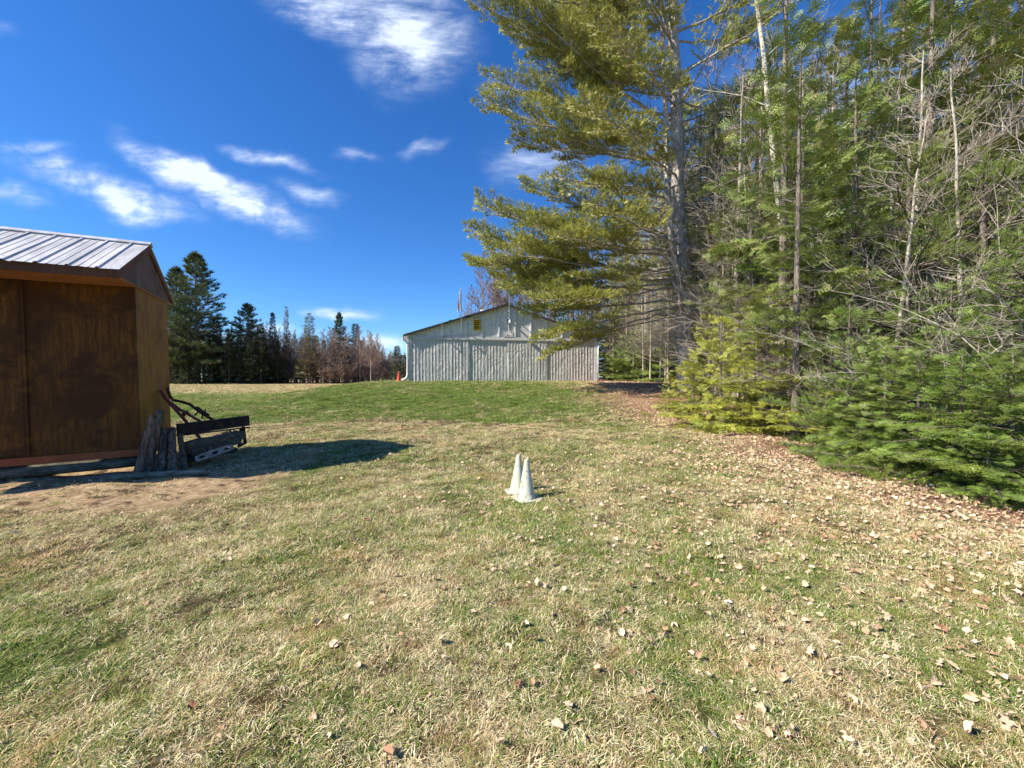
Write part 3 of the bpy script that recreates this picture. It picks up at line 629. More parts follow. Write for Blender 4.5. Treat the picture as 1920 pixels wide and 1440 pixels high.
# ------------------------------------------------------------------ cones
def lathe(prof, n=28):
    prof = np.array(prof); k = len(prof); an = np.arange(n)*2*math.pi/n
    V = np.concatenate([np.stack([r*np.cos(an), r*np.sin(an), np.full(n, z)], 1) for r, z in prof]); j = np.arange(n); j2 = (j+1) % n
    return V, np.concatenate([np.stack([i*n+j, i*n+j2, (i+1)*n+j2, (i+1)*n+j], 1) for i in range(k-1)])
m, g, out = new_mat('pale_cone_plastic'); M['conew'] = m
co = objco(g); n = g.noise(g.mapping(co, scale=(1, 1, .5)), 9, 5, .7); cx_, cy_, cz_ = g.sep(co)
col = g.mix(g.smooth(n, .42, .66), (.56, .57, .47), (.46, .44, .29)); col = g.mix(g.math('MULTIPLY', g.smooth(g.noise(co, 19, 5, .7), .52, .64), .85), col, (.24, .22, .11)); princ(g, out, col, .45, bump=n, bstr=.12, spec=.4)
M['coneo'] = plain('orange_cone_plastic', (.72, .07, .03), .45, 0, .2)
def cone(name, loc, H, rb, rt, fl, mat, label, tilt=(0, 0), rz=0, white=None):
    e = empty(name, loc, rz); e.rotation_euler = (tilt[0], tilt[1], rz); tag(e, label, 'cone')
    V, Q = lathe([(rb-.006, .0), (rb+.008, .022), (rb, .032), (rb*.86+rt*.14, .032+.12*(H-.03)), (rt*1.0+.0, H-.012), (rt*.93, H), (rt*.7, H+.001), (rt*.62, H-.04), (rb*.8, .03)], 32)
    mesh_obj('cone_body', V, [Q], mat, e, smooth=True)
    n = 32; an = np.arange(n)*2*math.pi/n; c4 = np.abs(np.cos(an))**.5; r = fl/(np.abs(np.cos(an))**6+np.abs(np.sin(an))**6)**(1/6)
    prof = []
    for z, k in ((.0, 1.0), (.014, 1.0), (.020, .96)): prof.append(np.stack([r*k*np.cos(an), r*k*np.sin(an), np.full(n, z)+.006*np.sin(2*an+1)], 1))
    V = np.concatenate(prof+[np.array([[0, 0, .02]])]); j = np.arange(n); j2 = (j+1) % n
    Q = np.concatenate([np.stack([i*n+j, i*n+j2, (i+1)*n+j2, (i+1)*n+j], 1) for i in range(2)]); T = np.stack([2*n+j, 2*n+j2, np.full(n, 3*n)], 1)
    mesh_obj('cone_base', V, [Q, T], mat, e)
    return e
for (px, py, D, lb, tl, rz) in ((988, 931, 5.07, 'pale white cone in front, with grey scuffs, on the lawn', (R(1), R(-1)), .5), (971, 917, 5.43, 'white cone half hidden behind the front cone on the lawn', (R(-1), R(1.5)), .2)):
    p = P(px, py, D); p[2] = gh(p[0], p[1])+.012; cone('marker_cone', p, .50, .108, .027, .165, M['conew'], lb, tl, rz)
p = P(748, 720, 28.2); p[2] = gh(p[0], p[1]); cone('traffic_cone', p, .74, .17, .035, .20, M['coneo'], 'small orange traffic cone on the grass by the left corner of the hangar')
# ------------------------------------------------------------------ ground cover (scattered with geometry nodes)
def hidden_collection(name, objs):
    c = bpy.data.collections.new(name)
    for o in objs: c.objects.link(o)
    return c
def scatter(name, coll, pts, rot, scl, idx, label=None, mat=None):
    me = bpy.data.meshes.new(name); n = len(pts); me.vertices.add(n); me.vertices.foreach_set('co', np.asarray(pts, np.float32).ravel())
    a = me.attributes.new('rot', 'FLOAT_VECTOR', 'POINT'); a.data.foreach_set('vector', np.asarray(rot, np.float32).ravel())
    a = me.attributes.new('scl', 'FLOAT', 'POINT'); a.data.foreach_set('value', np.asarray(scl, np.float32))
    a = me.attributes.new('idx', 'INT', 'POINT'); a.data.foreach_set('value', np.asarray(idx, np.int32))
    o = bpy.data.objects.new(name, me); COL.objects.link(o); tag(o, kind='stuff')
    if mat: me.materials.append(mat)
    t = bpy.data.node_groups.new(name, 'GeometryNodeTree')
    t.interface.new_socket('Geometry', in_out='INPUT', socket_type='NodeSocketGeometry'); t.interface.new_socket('Geometry', in_out='OUTPUT', socket_type='NodeSocketGeometry')
    N = t.nodes; i = N.new('NodeGroupInput'); q = N.new('NodeGroupOutput'); ins = N.new('GeometryNodeInstanceOnPoints')
    ci = N.new('GeometryNodeCollectionInfo'); ci.inputs[0].default_value = coll; ci.inputs['Separate Children'].default_value = True; ci.inputs['Reset Children'].default_value = True
    def att(nm, ty):
        k = N.new('GeometryNodeInputNamedAttribute'); k.data_type = ty; k.inputs[0].default_value = nm; return k.outputs[0]
    l = t.links; l.new(i.outputs[0], ins.inputs['Points']); l.new(ci.outputs[0], ins.inputs['Instance']); ins.inputs['Pick Instance'].default_value = True
    l.new(att('idx', 'INT'), ins.inputs['Instance Index']); l.new(att('rot', 'FLOAT_VECTOR'), ins.inputs['Rotation']); l.new(att('scl', 'FLOAT'), ins.inputs['Scale'])
    l.new(ins.outputs[0], q.inputs[0])
    md = o.modifiers.new('scatter', 'NODES'); md.node_group = t
    return o
def clump(seed, n, L0, L1, lie, rad, wid, comb=None):
    """blades from a common root; lie=0 upright .. 1 flat on the ground"""
    rng = np.random.default_rng(seed)
    az = rng.random(n)*2*math.pi if comb is None else comb+rng.normal(0, .7, n)
    d = np.stack([np.cos(az), np.sin(az)], 1); sd = np.stack([-d[:, 1], d[:, 0]], 1)
    r0 = rad*np.sqrt(rng.random(n)); a0 = rng.random(n)*2*math.pi; root = np.stack([r0*np.cos(a0), r0*np.sin(a0)], 1)
    Ln = L0+(L1-L0)*rng.random(n)**1.3; li = np.clip(lie+.25*rng.standard_normal(n), 0, 1); w = wid*(.6+.8*rng.random(n))
    el0 = (1-.55*li)*1.35; k = 3; V = []; pos = np.concatenate([root, np.full((n, 1), -.004)], 1); curl = (.35+1.1*li+.3*rng.standard_normal(n))
    sdc = rng.normal(0, .35, n)
    for i in range(k+1):
        t = i/k; ww = w*(1-t)**.7 if i < k else w*.05
        V.append(pos+np.concatenate([sd*ww[:, None]/2, np.zeros((n, 1))], 1)); V.append(pos-np.concatenate([sd*ww[:, None]/2, np.zeros((n, 1))], 1))
        el = el0-curl*(t+.17)*1.2; dd = d*np.cos(sdc*t)[:, None]+sd*np.sin(sdc*t)[:, None]
        pos = pos+np.concatenate([dd*np.cos(el)[:, None], np.sin(el)[:, None]], 1)*(Ln/k)[:, None]; pos[:, 2] = np.maximum(pos[:, 2], .002+.010*rng.random(n))
    V = np.stack(V, 1).reshape(-1, 3); b0 = (np.arange(n)*2*(k+1))[:, None]
    Q = np.concatenate([b0+[[2*i, 2*i+1, 2*i+3, 2*i+2]] for i in range(k)])
    tint = np.repeat(rng.random(n), 2*(k+1)); tip = np.tile(np.repeat(np.linspace(0, 1, k+1)**2, 2), n)
    return mesh_obj('grass_clump', V, [Q], M['blade'], attrs={'tint': tint, 'tip': tip}, link=False)
clumps = []
for s in range(4): clumps.append(clump(10+s, 76, .022, .058, .88, .08, .0032))
for s in range(4): clumps.append(clump(20+s, 70, .035, .08, .97, .07, .0031, comb=s*.9))
for s in range(3): clumps.append(clump(30+s, 34, .03, .07, .35, .035, .0036))
for s in range(3): clumps.append(clump(40+s, 66, .05, .10, .9, .045, .0034))
gcol = hidden_collection('grass_clumps', clumps)
def wedge(rng, n, y0, y1, marg=.6, k=1.30):
    y = np.sqrt(y0*y0+(y1*y1-y0*y0)*rng.random(n)); x = (rng.random(n)*2-1)*(k*y+marg); return x, y
rng = np.random.default_rng(11); P_, S_, I_ = [], [], []
U_SHED = lambda x, y: ((x-SX)*.469-(y-SY)*.883, (x-SX)*.883+(y-SY)*.469)   # (outward, along) from the shed corner
for (y0, y1, n, sc, w) in ((.7, 3.0, 9800, .85, [6, 6, 2, 1]), (3.0, 6.5, 23000, 1.05, [6, 6, 2.0, .7]), (6.5, 13, 24000, 1.45, [6, 5, 2, .3]), (13, 33, 38000, 2.2, [6, 3, 2, 0]), (33, 75, 26000, 4.2, [6, 3, 1, 0])):
    x, y = wedge(rng, n, y0, y1)
    o_, a_ = U_SHED(x, y)
    patch = .5+.5*np.sin(1.9*x+1.1*np.sin(1.3*y))*np.sin(1.7*y+.9*np.sin(2.1*x))
    keep = ~((o_ < .04) & (o_ > -1.9) & (a_ < .05))
    sandy = (o_ > -.3) & (o_ < 2.3+.35*np.sin(2.3*a_)) & (a_ < 1.7-.5*np.sin(3*o_)); keep &= ~(sandy & (rng.random(n) < .90)); sandy = (o_ > -.3) & (o_ < 3.4+.35*np.sin(2.9*a_)) & (a_ < 2.2-.5*np.sin(3*o_)); keep &= ~(sandy & (rng.random(n) < .45))
    lit = ss(3.6, 6.0, x+.5*np.sin(1.7*y)); keep &= rng.random(n) > lit*.97
    keep &= ~((x > -8.2) & (y > 28.6+.23*(x+7.4)) & (x < 9)) | (y > 60)
    sp_ = .5+.5*np.sin(5.1*x+2*np.sin(3.7*y))*np.sin(4.7*y+2*np.sin(4.1*x)); keep &= rng.random(n) > .35*(patch < .3)+.40*(sp_ < .24)
    if y0 > 30: keep &= (x < 0) & (x > -75)
    x, y = x[keep], y[keep]; m_ = len(x); w = np.array(w, float); w /= w.sum()
    grp = rng.choice(4, m_, p=w); lo = np.array([0, 4, 8, 11])[grp]; cnt = np.array([4, 4, 3, 3])[grp]
    I_.append(lo+(rng.random(m_)*cnt).astype(int)); P_.append(np.stack([x, y, gh(x, y)], 1)); S_.append(sc*(.55+.9*rng.random(m_)**1.4))
P_ = np.concatenate(P_); S_ = np.concatenate(S_); I_ = np.concatenate(I_)
rot = np.stack([rng.normal(0, .10, len(P_)), rng.normal(0, .10, len(P_)), rng.random(len(P_))*6.283], 1)
scatter('grass', gcol, P_, rot, S_, I_, mat=M['blade'])

def leaf_mesh(seed):
    rng = np.random.default_rng(seed); n = 15; an = np.linspace(-2.75, 2.75, n); oval = seed % 7 in (1, 2, 5)
    r = np.array([.35, .55, .38, .75, .45, .72, .98, .55+.3*rng.random(), .98, .72, .45, .75, .38, .55, .35])*(1+.16*rng.standard_normal(n))
    if oval: r = (.45+.5*np.abs(np.cos(an*.5))**2)*(1+.06*rng.standard_normal(n))
    x = r*np.sin(an)*(.65 if oval else .9); y = r*np.cos(an)+.25; z = .55*np.abs(x)*(1+rng.normal()*.8)+.22*rng.standard_normal()*(y-.3)**2+.05*rng.standard_normal(n)
    V = np.concatenate([[[0, .25, .0]], np.stack([x, y, z], 1), [[0, -.55, .05], [.03, .25, .01]]])*.045
    T = [[0, i, i+1] for i in range(1, n)]+[[0, n+1, n+2]]
    return mesh_obj('fallen_leaf', V, [np.array(T)], M['leaf'], link=False)
lcol = hidden_collection('leaf_kinds', [leaf_mesh(50+k) for k in range(7)])
P_, S_ = [], []
for (y0, y1, n) in ((.7, 4, 7500), (4, 8, 26000), (8, 16, 34000), (16, 30, 22000), (30, 50, 6000)):
    x, y = wedge(rng, n, y0, y1)
    e = x+.9*np.sin(.9*y+.6)+.4*np.sin(2.3*y)-(.0 if y0 < 4 else 0)
    dens = .035+.13*ss(-1, 3.2, x)+.85*ss(2.5, 5.2, e)
    dens = dens+.10*(y < 6)*ss(-1.5, .8, x)+.18*ss(.9, 2.3, x-.25*y)*(y < 7); dens = np.where((y > 11) & (x < 3), .012, dens); dens = np.where((x < -1.5), dens*.35, dens)
    o_, a_ = U_SHED(x, y); keep = (rng.random(n) < dens) & ~((o_ < .1) & (o_ > -1.9) & (a_ < .05)) & ~((x > -8.2) & (y > 28.4+.23*(x+7.4)) & (x < 7.2))
    x, y = x[keep], y[keep]; P_.append(np.stack([x, y, gh(x, y)+.006+.022*rng.random(len(x))*(y < 8)+.006], 1)); S_.append((.30+.55*rng.random(len(x))**1.5)*(1+.035*y))
P_ = np.concatenate(P_); S_ = np.concatenate(S_)
rot = np.stack([rng.normal(0, .45, len(P_)), rng.normal(0, .45, len(P_)), rng.random(len(P_))*6.283], 1)
scatter('leaf_litter', lcol, P_, rot, S_, rng.integers(0, 7, len(P_)), mat=M['leaf'])

# ------------------------------------------------------------------ trees: templates
def tuft_template(n, seed, spread=(.15, .70), wid=.11):
    rng = np.random.default_rng(seed); V = []; T = []
    for i in range(n):
        a = rng.random()*6.283; e = spread[0]+(spread[1]-spread[0])*rng.random(); L = .75+.35*rng.random()
        d = np.array([math.sin(e)*math.cos(a), math.cos(e), math.sin(e)*math.sin(a)]); x = np.cross(d, rng.standard_normal(3)); x /= np.linalg.norm(x); o = np.array([0, -.25+.45*rng.random(), 0])
        k = len(V); V += [o-x*wid/2, o+x*wid/2, o+d*L]; T.append([k, k+1, k+2])
    return np.array(V), np.array(T)
TUFT = [tuft_template(9, s) for s in range(3)]
TUFT_FINE = [tuft_template(15, s+5, wid=.035) for s in range(3)]
def spray_template(seed, nside=6, pairs=9, wid=.03, nl=.085):
    """flat fir/hemlock spray: axis + side twigs, short flat needles; length 1 along +Y"""
    rng = np.random.default_rng(seed); V = []; T = []
    def twig(o, d, L, pairs):
        x = np.array([d[1], -d[0], 0]); 
        for i in range(pairs):
            t = (i+.3)/pairs
            for s in (-1, 1):
                r = o+d*L*t; nd = d*.65+x*s*.75+np.array([0, 0, rng.normal()*.22+.1]); nd /= np.linalg.norm(nd); l = nl*(1-.35*t)*(.8+.4*rng.random()); w_ = wid*.5
                k = len(V); V.extend([r-d*w_, r+d*w_, r+nd*l]); T.append([k, k+1, k+2])
        k = len(V); V.extend([o+x*.006, o-x*.006, o+d*(L+nl*.5)]); T.append([k, k+1, k+2])
    twig(np.zeros(3), np.array([0, 1., 0]), .95, int(pairs*1.7))
    for i in range(nside):
        t = .08+.78*i/nside; s = 1 if i % 2 else -1; L = .52*(1-t)+.10
        d = np.array([s*.72, .70, -.10*rng.random()]); d /= np.linalg.norm(d); twig(np.array([0, t*.95, 0]), d, L*(.85+.3*rng.random()), max(3, int(pairs*L*1.7)))
    return np.array(V), np.array(T)
SPRAY = [spray_template(s, 8, 8, .070, .10) for s in range(3)]
SPRAY_C = [spray_template(s+9, 7, 7, .075, .115) for s in range(3)]
def unit(v): v = np.asarray(v, float); return v/np.linalg.norm(v)
class Tree:
    def __init__(s, seed): s.rng = np.random.default_rng(seed); s.W = MB(); s.pos = []; s.dir = []; s.sc = []; s.segA = []; s.segB = []; s.ra = []; s.rb = []
    def seg(s, a, b, ra, rb): s.segA.append(a); s.segB.append(b); s.ra.append(ra); s.rb.append(rb)
    def leaf(s, p, d, sc): s.pos.append(p); s.dir.append(d); s.sc.append(sc)
    def wood(s, mat, name='trunk', link=True, nseg=3):
        if s.segA: s.W.segs(np.array(s.segA), np.array(s.segB), np.array(s.ra), np.array(s.rb), nseg)
        return s.W.build(name, mat, None, True, link=link)
    def crown(s, tmpl, mat, name='crown', link=True, up_j=.75, tipb=.6):
        pos = np.array(s.pos); d = np.array(s.dir); sc = np.array(s.sc); n = len(pos); rng = s.rng; which = rng.integers(0, len(tmpl), n); Vs, Ts, A_ = [], [], []; off = 0
        clumpn = .5+.5*np.sin(pos[:, 0]*1.9+3*np.sin(pos[:, 2]*1.1))*np.sin(pos[:, 1]*1.7+pos[:, 2]*1.3)
        tint = np.clip(.25+.45*clumpn+.35*rng.random(n)-.05, 0, 1)
        for k, (TV, TT) in enumerate(tmpl):
            m = which == k
            if not m.any(): continue
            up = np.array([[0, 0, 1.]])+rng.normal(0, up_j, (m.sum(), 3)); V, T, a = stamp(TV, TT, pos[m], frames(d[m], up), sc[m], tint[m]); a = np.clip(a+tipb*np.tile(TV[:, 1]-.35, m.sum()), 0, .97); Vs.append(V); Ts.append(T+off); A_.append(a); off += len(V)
        return mesh_obj(name, np.concatenate(Vs), [np.concatenate(Ts)], mat, attrs={'tint': np.concatenate(A_)}, link=link)
def bezier(a, c, b, n):
    t = np.linspace(0, 1, n)[:, None]; return (1-t)**2*a+2*t*(1-t)*c+t*t*b
def pine_limb(T, a, tip, r, sag=.12, bare=.38, nsub=None, ts=.15, subL=.30, dead=0, dens=1.0, upk=.22):
    rng = T.rng; a = np.array(a, float); tip = np.array(tip, float); L = np.linalg.norm(tip-a); c = a+(tip-a)*.55-np.array([0, 0, sag*L])+rng.normal(0, .03*L, 3)
    n = max(6, int(L*2.2)); pts = bezier(a, c, tip, n); pts[1:-1] += rng.normal(0, .012*L**.5, (n-2, 3)); T.W.tube(pts, np.linspace(r, .012, n)**1.0, 6 if r > .03 else 4, cap=False)
    ns = nsub or max(5, int(L*4.6*dens)); 
    for i in range(ns):
        t = bare*.55+(1-bare*.55)*(i+rng.random()*.6)/ns; f = t*(n-1); k = min(int(f), n-2); p = pts[k]+(pts[k+1]-pts[k])*(f-k); d = unit(pts[k+1]-pts[k]); s = np.cross(d, [0, 0, 1]); s = unit(s)*(1 if i % 2 else -1)
        sl = L*subL*(1.05-t)**.6*(.6+.6*rng.random())+.25*min(1, L/5); live = t > bare*(.8+.4*rng.random())
        sdn = unit(d*.8+s*(.75+.2*rng.normal())+np.array([0, 0, upk+.18*rng.normal()])); q = p+sdn*sl; mid = (p+q)/2-np.array([0, 0, .06*sl])
        T.seg(p, mid, max(.005, r*.25*(1-t)+.004), .006); T.seg(mid, q, .006, .0035)
        if not live:
            for j in range(3):
                pp = p+(q-p)*(.3+.25*j); dq = unit(sdn*.6+rng.normal(0, .6, 3)); T.seg(pp, pp+dq*sl*.35, .004, .002)
            continue
        nt = max(2, int(sl/.13*dens))
        for j in range(nt+1):
            tt = (j+.4)/(nt+1); tt = .18+.82*tt; pp = p+(q-p)*tt-np.array([0, 0, .12*sl*tt*(1-tt)*2]); s2 = np.cross(sdn, [0, 0, 1]); s2 = unit(s2)*(1 if j % 2 else -1)
            dd = unit(sdn*.9+s2*.8+np.array([0, 0, .35+.2*rng.normal()])); l3 = (.12+.30*sl*(1-tt)+.05)*(.7+.6*rng.random())
            T.seg(pp, pp+dd*l3, .0035, .002); m = max(1, int(l3/(ts*.62)))
            for u_ in range(m): T.leaf(pp+dd*l3*(u_+.6)/m, unit(dd+rng.normal(0, .25, 3)+np.array([0, 0, .15])), ts*(.8+.4*rng.random()))
        T.leaf(q, unit(sdn+[0, 0, .2]), ts*1.1)
def dead_limbs(T, z0, z1, n, L, x=0, y=0, r=.02):
    rng = T.rng
    for i in range(n):
        z = z0+(z1-z0)*rng.random(); az_ = rng.random()*6.283; d = unit([math.cos(az_), math.sin(az_), rng.normal()*.18-.08]); l = L*(.4+.8*rng.random()); p = np.array([x, y, z]); 
        k = 4; pts = [p]; 
        for j in range(k):
            d = unit(d+rng.normal(0, .16, 3)+[0, 0, .03]); q = pts[-1]+d*l/k; T.seg(pts[-1], q, r*(1-j/k)*.6+.003, r*(1-(j+1)/k)*.6+.0025); pts.append(q)
            for h in range(2):
                e = unit(d+rng.normal(0, .7, 3)); q2 = q+e*l*.28*(.4+rng.random()); T.seg(q, q2, .005, .002)
                for h2 in range(2): T.seg(q2, q2+unit(e+rng.normal(0, .7, 3))*l*.13, .003, .0015)
def trunk_tube(T, H, r0, r1=.02, lean=(0, 0), wob=.02, n=14, sides=9, top=None):
    rng = T.rng; t = np.linspace(0, 1, n); pts = np.stack([lean[0]*t*H+wob*H*.3*np.cumsum(rng.normal(0, .12, n))*t, lean[1]*t*H+wob*H*.3*np.cumsum(rng.normal(0, .12, n))*t, t*H-.25*(t == 0)], 1)
    rr = r0*(1-t)**.8+r1+r0*.35*np.exp(-t*H/.35)*(1); T.W.tube(pts, rr, sides, cap=False, wob=.03, rng=rng)
    return lambda z: pts[min(n-1, max(0, int(round(z/H*(n-1)))))]*[1, 1, 0]+[0, 0, z]
def make_pine(seed, H, r0, base, Rm, tuft, ts, mat, bark, dens=1.0, whorl=.55, per=4, deadn=10, shape=1.0, topR=.25, wide=None):
    T = Tree(seed); rng = T.rng; at = trunk_tube(T, H, r0); z = base
    while z < H-.25:
        u_ = (z-base)/(H-base); Lm = Rm*((1-u_)**shape*(.55+.45*min(1, u_*5+.4))+topR*(1-u_)+.05)
        a0 = rng.random()*6.283
        for k in range(per):
            if rng.random() < .12: continue
            az_ = a0+k*6.283/per+rng.normal()*.3; l = Lm*(.65+.6*rng.random()); up = .05+.45*u_+.15*rng.normal()
            tip = at(z)+np.array([math.cos(az_)*l, math.sin(az_)*l, l*up]); pine_limb(T, at(z), tip, max(.012, r0*.28*(1-u_)+.01), .10, .30, ts=ts, dens=dens)
        z += whorl*(.75+.5*rng.random())*(1-.45*u_)
    for k in range(6): T.leaf(at(H)+rng.normal(0, .08, 3), unit(rng.normal(0, .3, 3)+[0, 0, 1]), ts*1.2)
    if deadn: dead_limbs(T, base*.25, base*1.05, deadn, Rm*.55)
    return T
def make_fir(seed, H, r0, base, Rm, sp_len, dens=1.0, droop=.15, gap=.1, deadn=0, shape=.85, tipup=.1, step=None, w2=.5):
    T = Tree(seed); rng = T.rng; at = trunk_tube(T, H, r0, .012, wob=.012, sides=7); z = base; st = step or sp_len*.42
    while z < H-.05:
        u_ = (z-base)/(H-base); Lm = Rm*((1-u_)**shape)+.06*Rm
        nb = max(3, int((5 if u_ < .8 else 4)*dens))
        a0 = rng.random()*6.283
        for k in range(nb):
            if rng.random() < gap: continue
            az_ = a0+k*6.283/nb+rng.normal()*.35; l = Lm*(.45+.75*rng.random()); d = np.array([math.cos(az_), math.sin(az_), .14+.35*u_-droop*(1-u_)+.20*rng.normal()]); d = unit(d)
            p0 = at(z); mid = p0+d*l*.55; q = mid+unit(d+[0, 0, tipup-droop*.6])*l*.45; rb = .006+.012*l/max(1, Rm)*Rm*.5
            T.seg(p0, mid, rb, rb*.6); T.seg(mid, q, rb*.6, .003)
            ns = max(2, int(l/(sp_len*.36)))
            for j in range(ns):
                t = .16+.84*(j+.5)/ns; pp = p0+(mid-p0)*(t/.55) if t < .55 else mid+(q-mid)*((t-.55)/.45)
                dd = unit(q-mid) if t > .55 else d
                s = unit(np.cross(dd, [0, 0, 1]))*(1 if j % 2 else -1); sl = sp_len*(.55+.65*rng.random())*(.65+.5*math.sin(math.pi*min(1, t+.1)))
                if l > sp_len*4 and t < .75:   # second-order branchlet carrying sprays
                    bl = l*w2*(1-t)*(.7+.5*rng.random()); bd = unit(dd*.7+s*.8+[0, 0, -.08]); T.seg(pp, pp+bd*bl, .005, .0025); m = max(1, int(bl/(sp_len*.5)))
                    for h in range(m): T.leaf(pp+bd*bl*(h+.5)/m, unit(bd+np.cross(bd, [0, 0, 1])*(.8 if h % 2 else -.8)+[0, 0, -.12+.12*rng.normal()]), sl)
                    T.leaf(pp+bd*bl*.85, bd, sl)
                else: T.leaf(pp, unit(dd*.65+s*.85+[0, 0, -.10+.12*rng.normal()]), sl)
            T.leaf(q-unit(q-mid)*sp_len*.3, unit(q-mid), sp_len)
        z += st*(.7+.6*rng.random())*(1-.3*u_)
    T.leaf(at(H)-[0, 0, sp_len*.4], unit([.03, .02, 1]), sp_len*.9)
    if deadn: dead_limbs(T, base*.2, base*1.1, deadn, Rm*.6)
    return T
def make_bare(seed, H, r0, spread=.45, levels=4, first=.3, nb=13, tw=.004, droop=0., fork=0, asc=.75):
    T = Tree(seed); rng = T.rng; at = trunk_tube(T, H, r0, .008, wob=.05, sides=8)
    def br(p, d, L, r, lv):
        k = 4 if lv <= 2 else 3; pts = [p]; 
        for j in range(k):
            d = unit(d+rng.normal(0, .13, 3)+np.array([0, 0, .07-droop])); q = pts[-1]+d*L/k; T.seg(pts[-1], q, max(tw, r*(1-j/k*.7)), max(tw*.7, r*(1-(j+1)/k*.7))); pts.append(q)
            if lv < levels:
                for h in range(2 if lv < 3 else 2):
                    if rng.random() < .9:
                        s = rng.normal(0, 1, 3); s -= d*np.dot(s, d); s = unit(s); br(pts[-1]-(pts[-1]-pts[-2])*rng.random()*.8, unit(d+s*(.55+.4*rng.random())), L*(.42+.2*rng.random())*(1-.12*j), r*.45, lv+1)
    for i in range(nb):
        t = first+(1-first)*(i+rng.random()*.7)/nb; z = H*t; az_ = i*2.4+rng.normal()*.5; e = asc*(.7+.5*t); d = unit([math.cos(az_), math.sin(az_), math.tan(min(1.2, e))]); br(at(z), d, H*spread*(1.1-t)*(.75+.4*rng.random())+.1*H*spread, r0*.38*(1.05-t)+tw, 2)
    return T
class Kind:
    def __init__(s, wood, crown=None, extra=None): s.wood = wood; s.crown = crown
def place(kind, name, x, y, H, rz, label, cat, group=None, sx=1.0, z=None, H0=None, tilt=(0, 0), crownmat=None):
    """a copy of a tree kind: Empty at the foot > trunk, crown"""
    e = empty(name, (x, y, float(gh(x, y))-.05 if z is None else z), rz); e.rotation_euler = (tilt[0], tilt[1], rz); s = H/H0; e.scale = (s*sx, s*sx, s); tag(e, label, cat, group)
    w = kind.wood.copy(); w.name = 'trunk'; COL.objects.link(w); w.parent = e
    if kind.crown: c = kind.crown.copy(); c.name = 'crown'; COL.objects.link(c); c.parent = e
    return e

# ------------------------------------------------------------------ hero white pine by the hangar
hp = empty('white_pine', (8.75, 20.4, float(gh(8.75, 20.4)))); tag(hp, 'big white pine with long sweeping limbs reaching left over the hangar', 'tree')
h0 = np.array(hp.location); T = Tree(101); rng = T.rng
tr = [(1290, 722), (1288, 620), (1287, 560), (1284, 515), (1278, 440), (1272, 360), (1270, 270), (1268, 160), (1262, 60), (1262, -60), (1258, -200), (1256, -420)]
tp = np.array([P(a, b_, 20.4) for a, b_ in tr])-h0; tp[0, 2] -= .3
T.W.tube(tp, [.50, .40, .38, .40, .33, .31, .29, .27, .24, .2, .15, .05], 14, cap=False, wob=.05, rng=rng)
lead = np.array([P(a, b_, D) for a, b_, D in ((1284, 560, 20.3), (1268, 500, 20.0), (1258, 440, 19.8), (1250, 330, 19.6), (1248, 200, 19.6), (1243, 80, 19.6), (1240, -80, 19.8), (1236, -260, 19.9))])-h0
T.W.tube(lead, [.2, .15, .14, .13, .12, .11, .09, .04], 9, cap=False)
def HL(px, py, D): return P(px, py, D)-h0
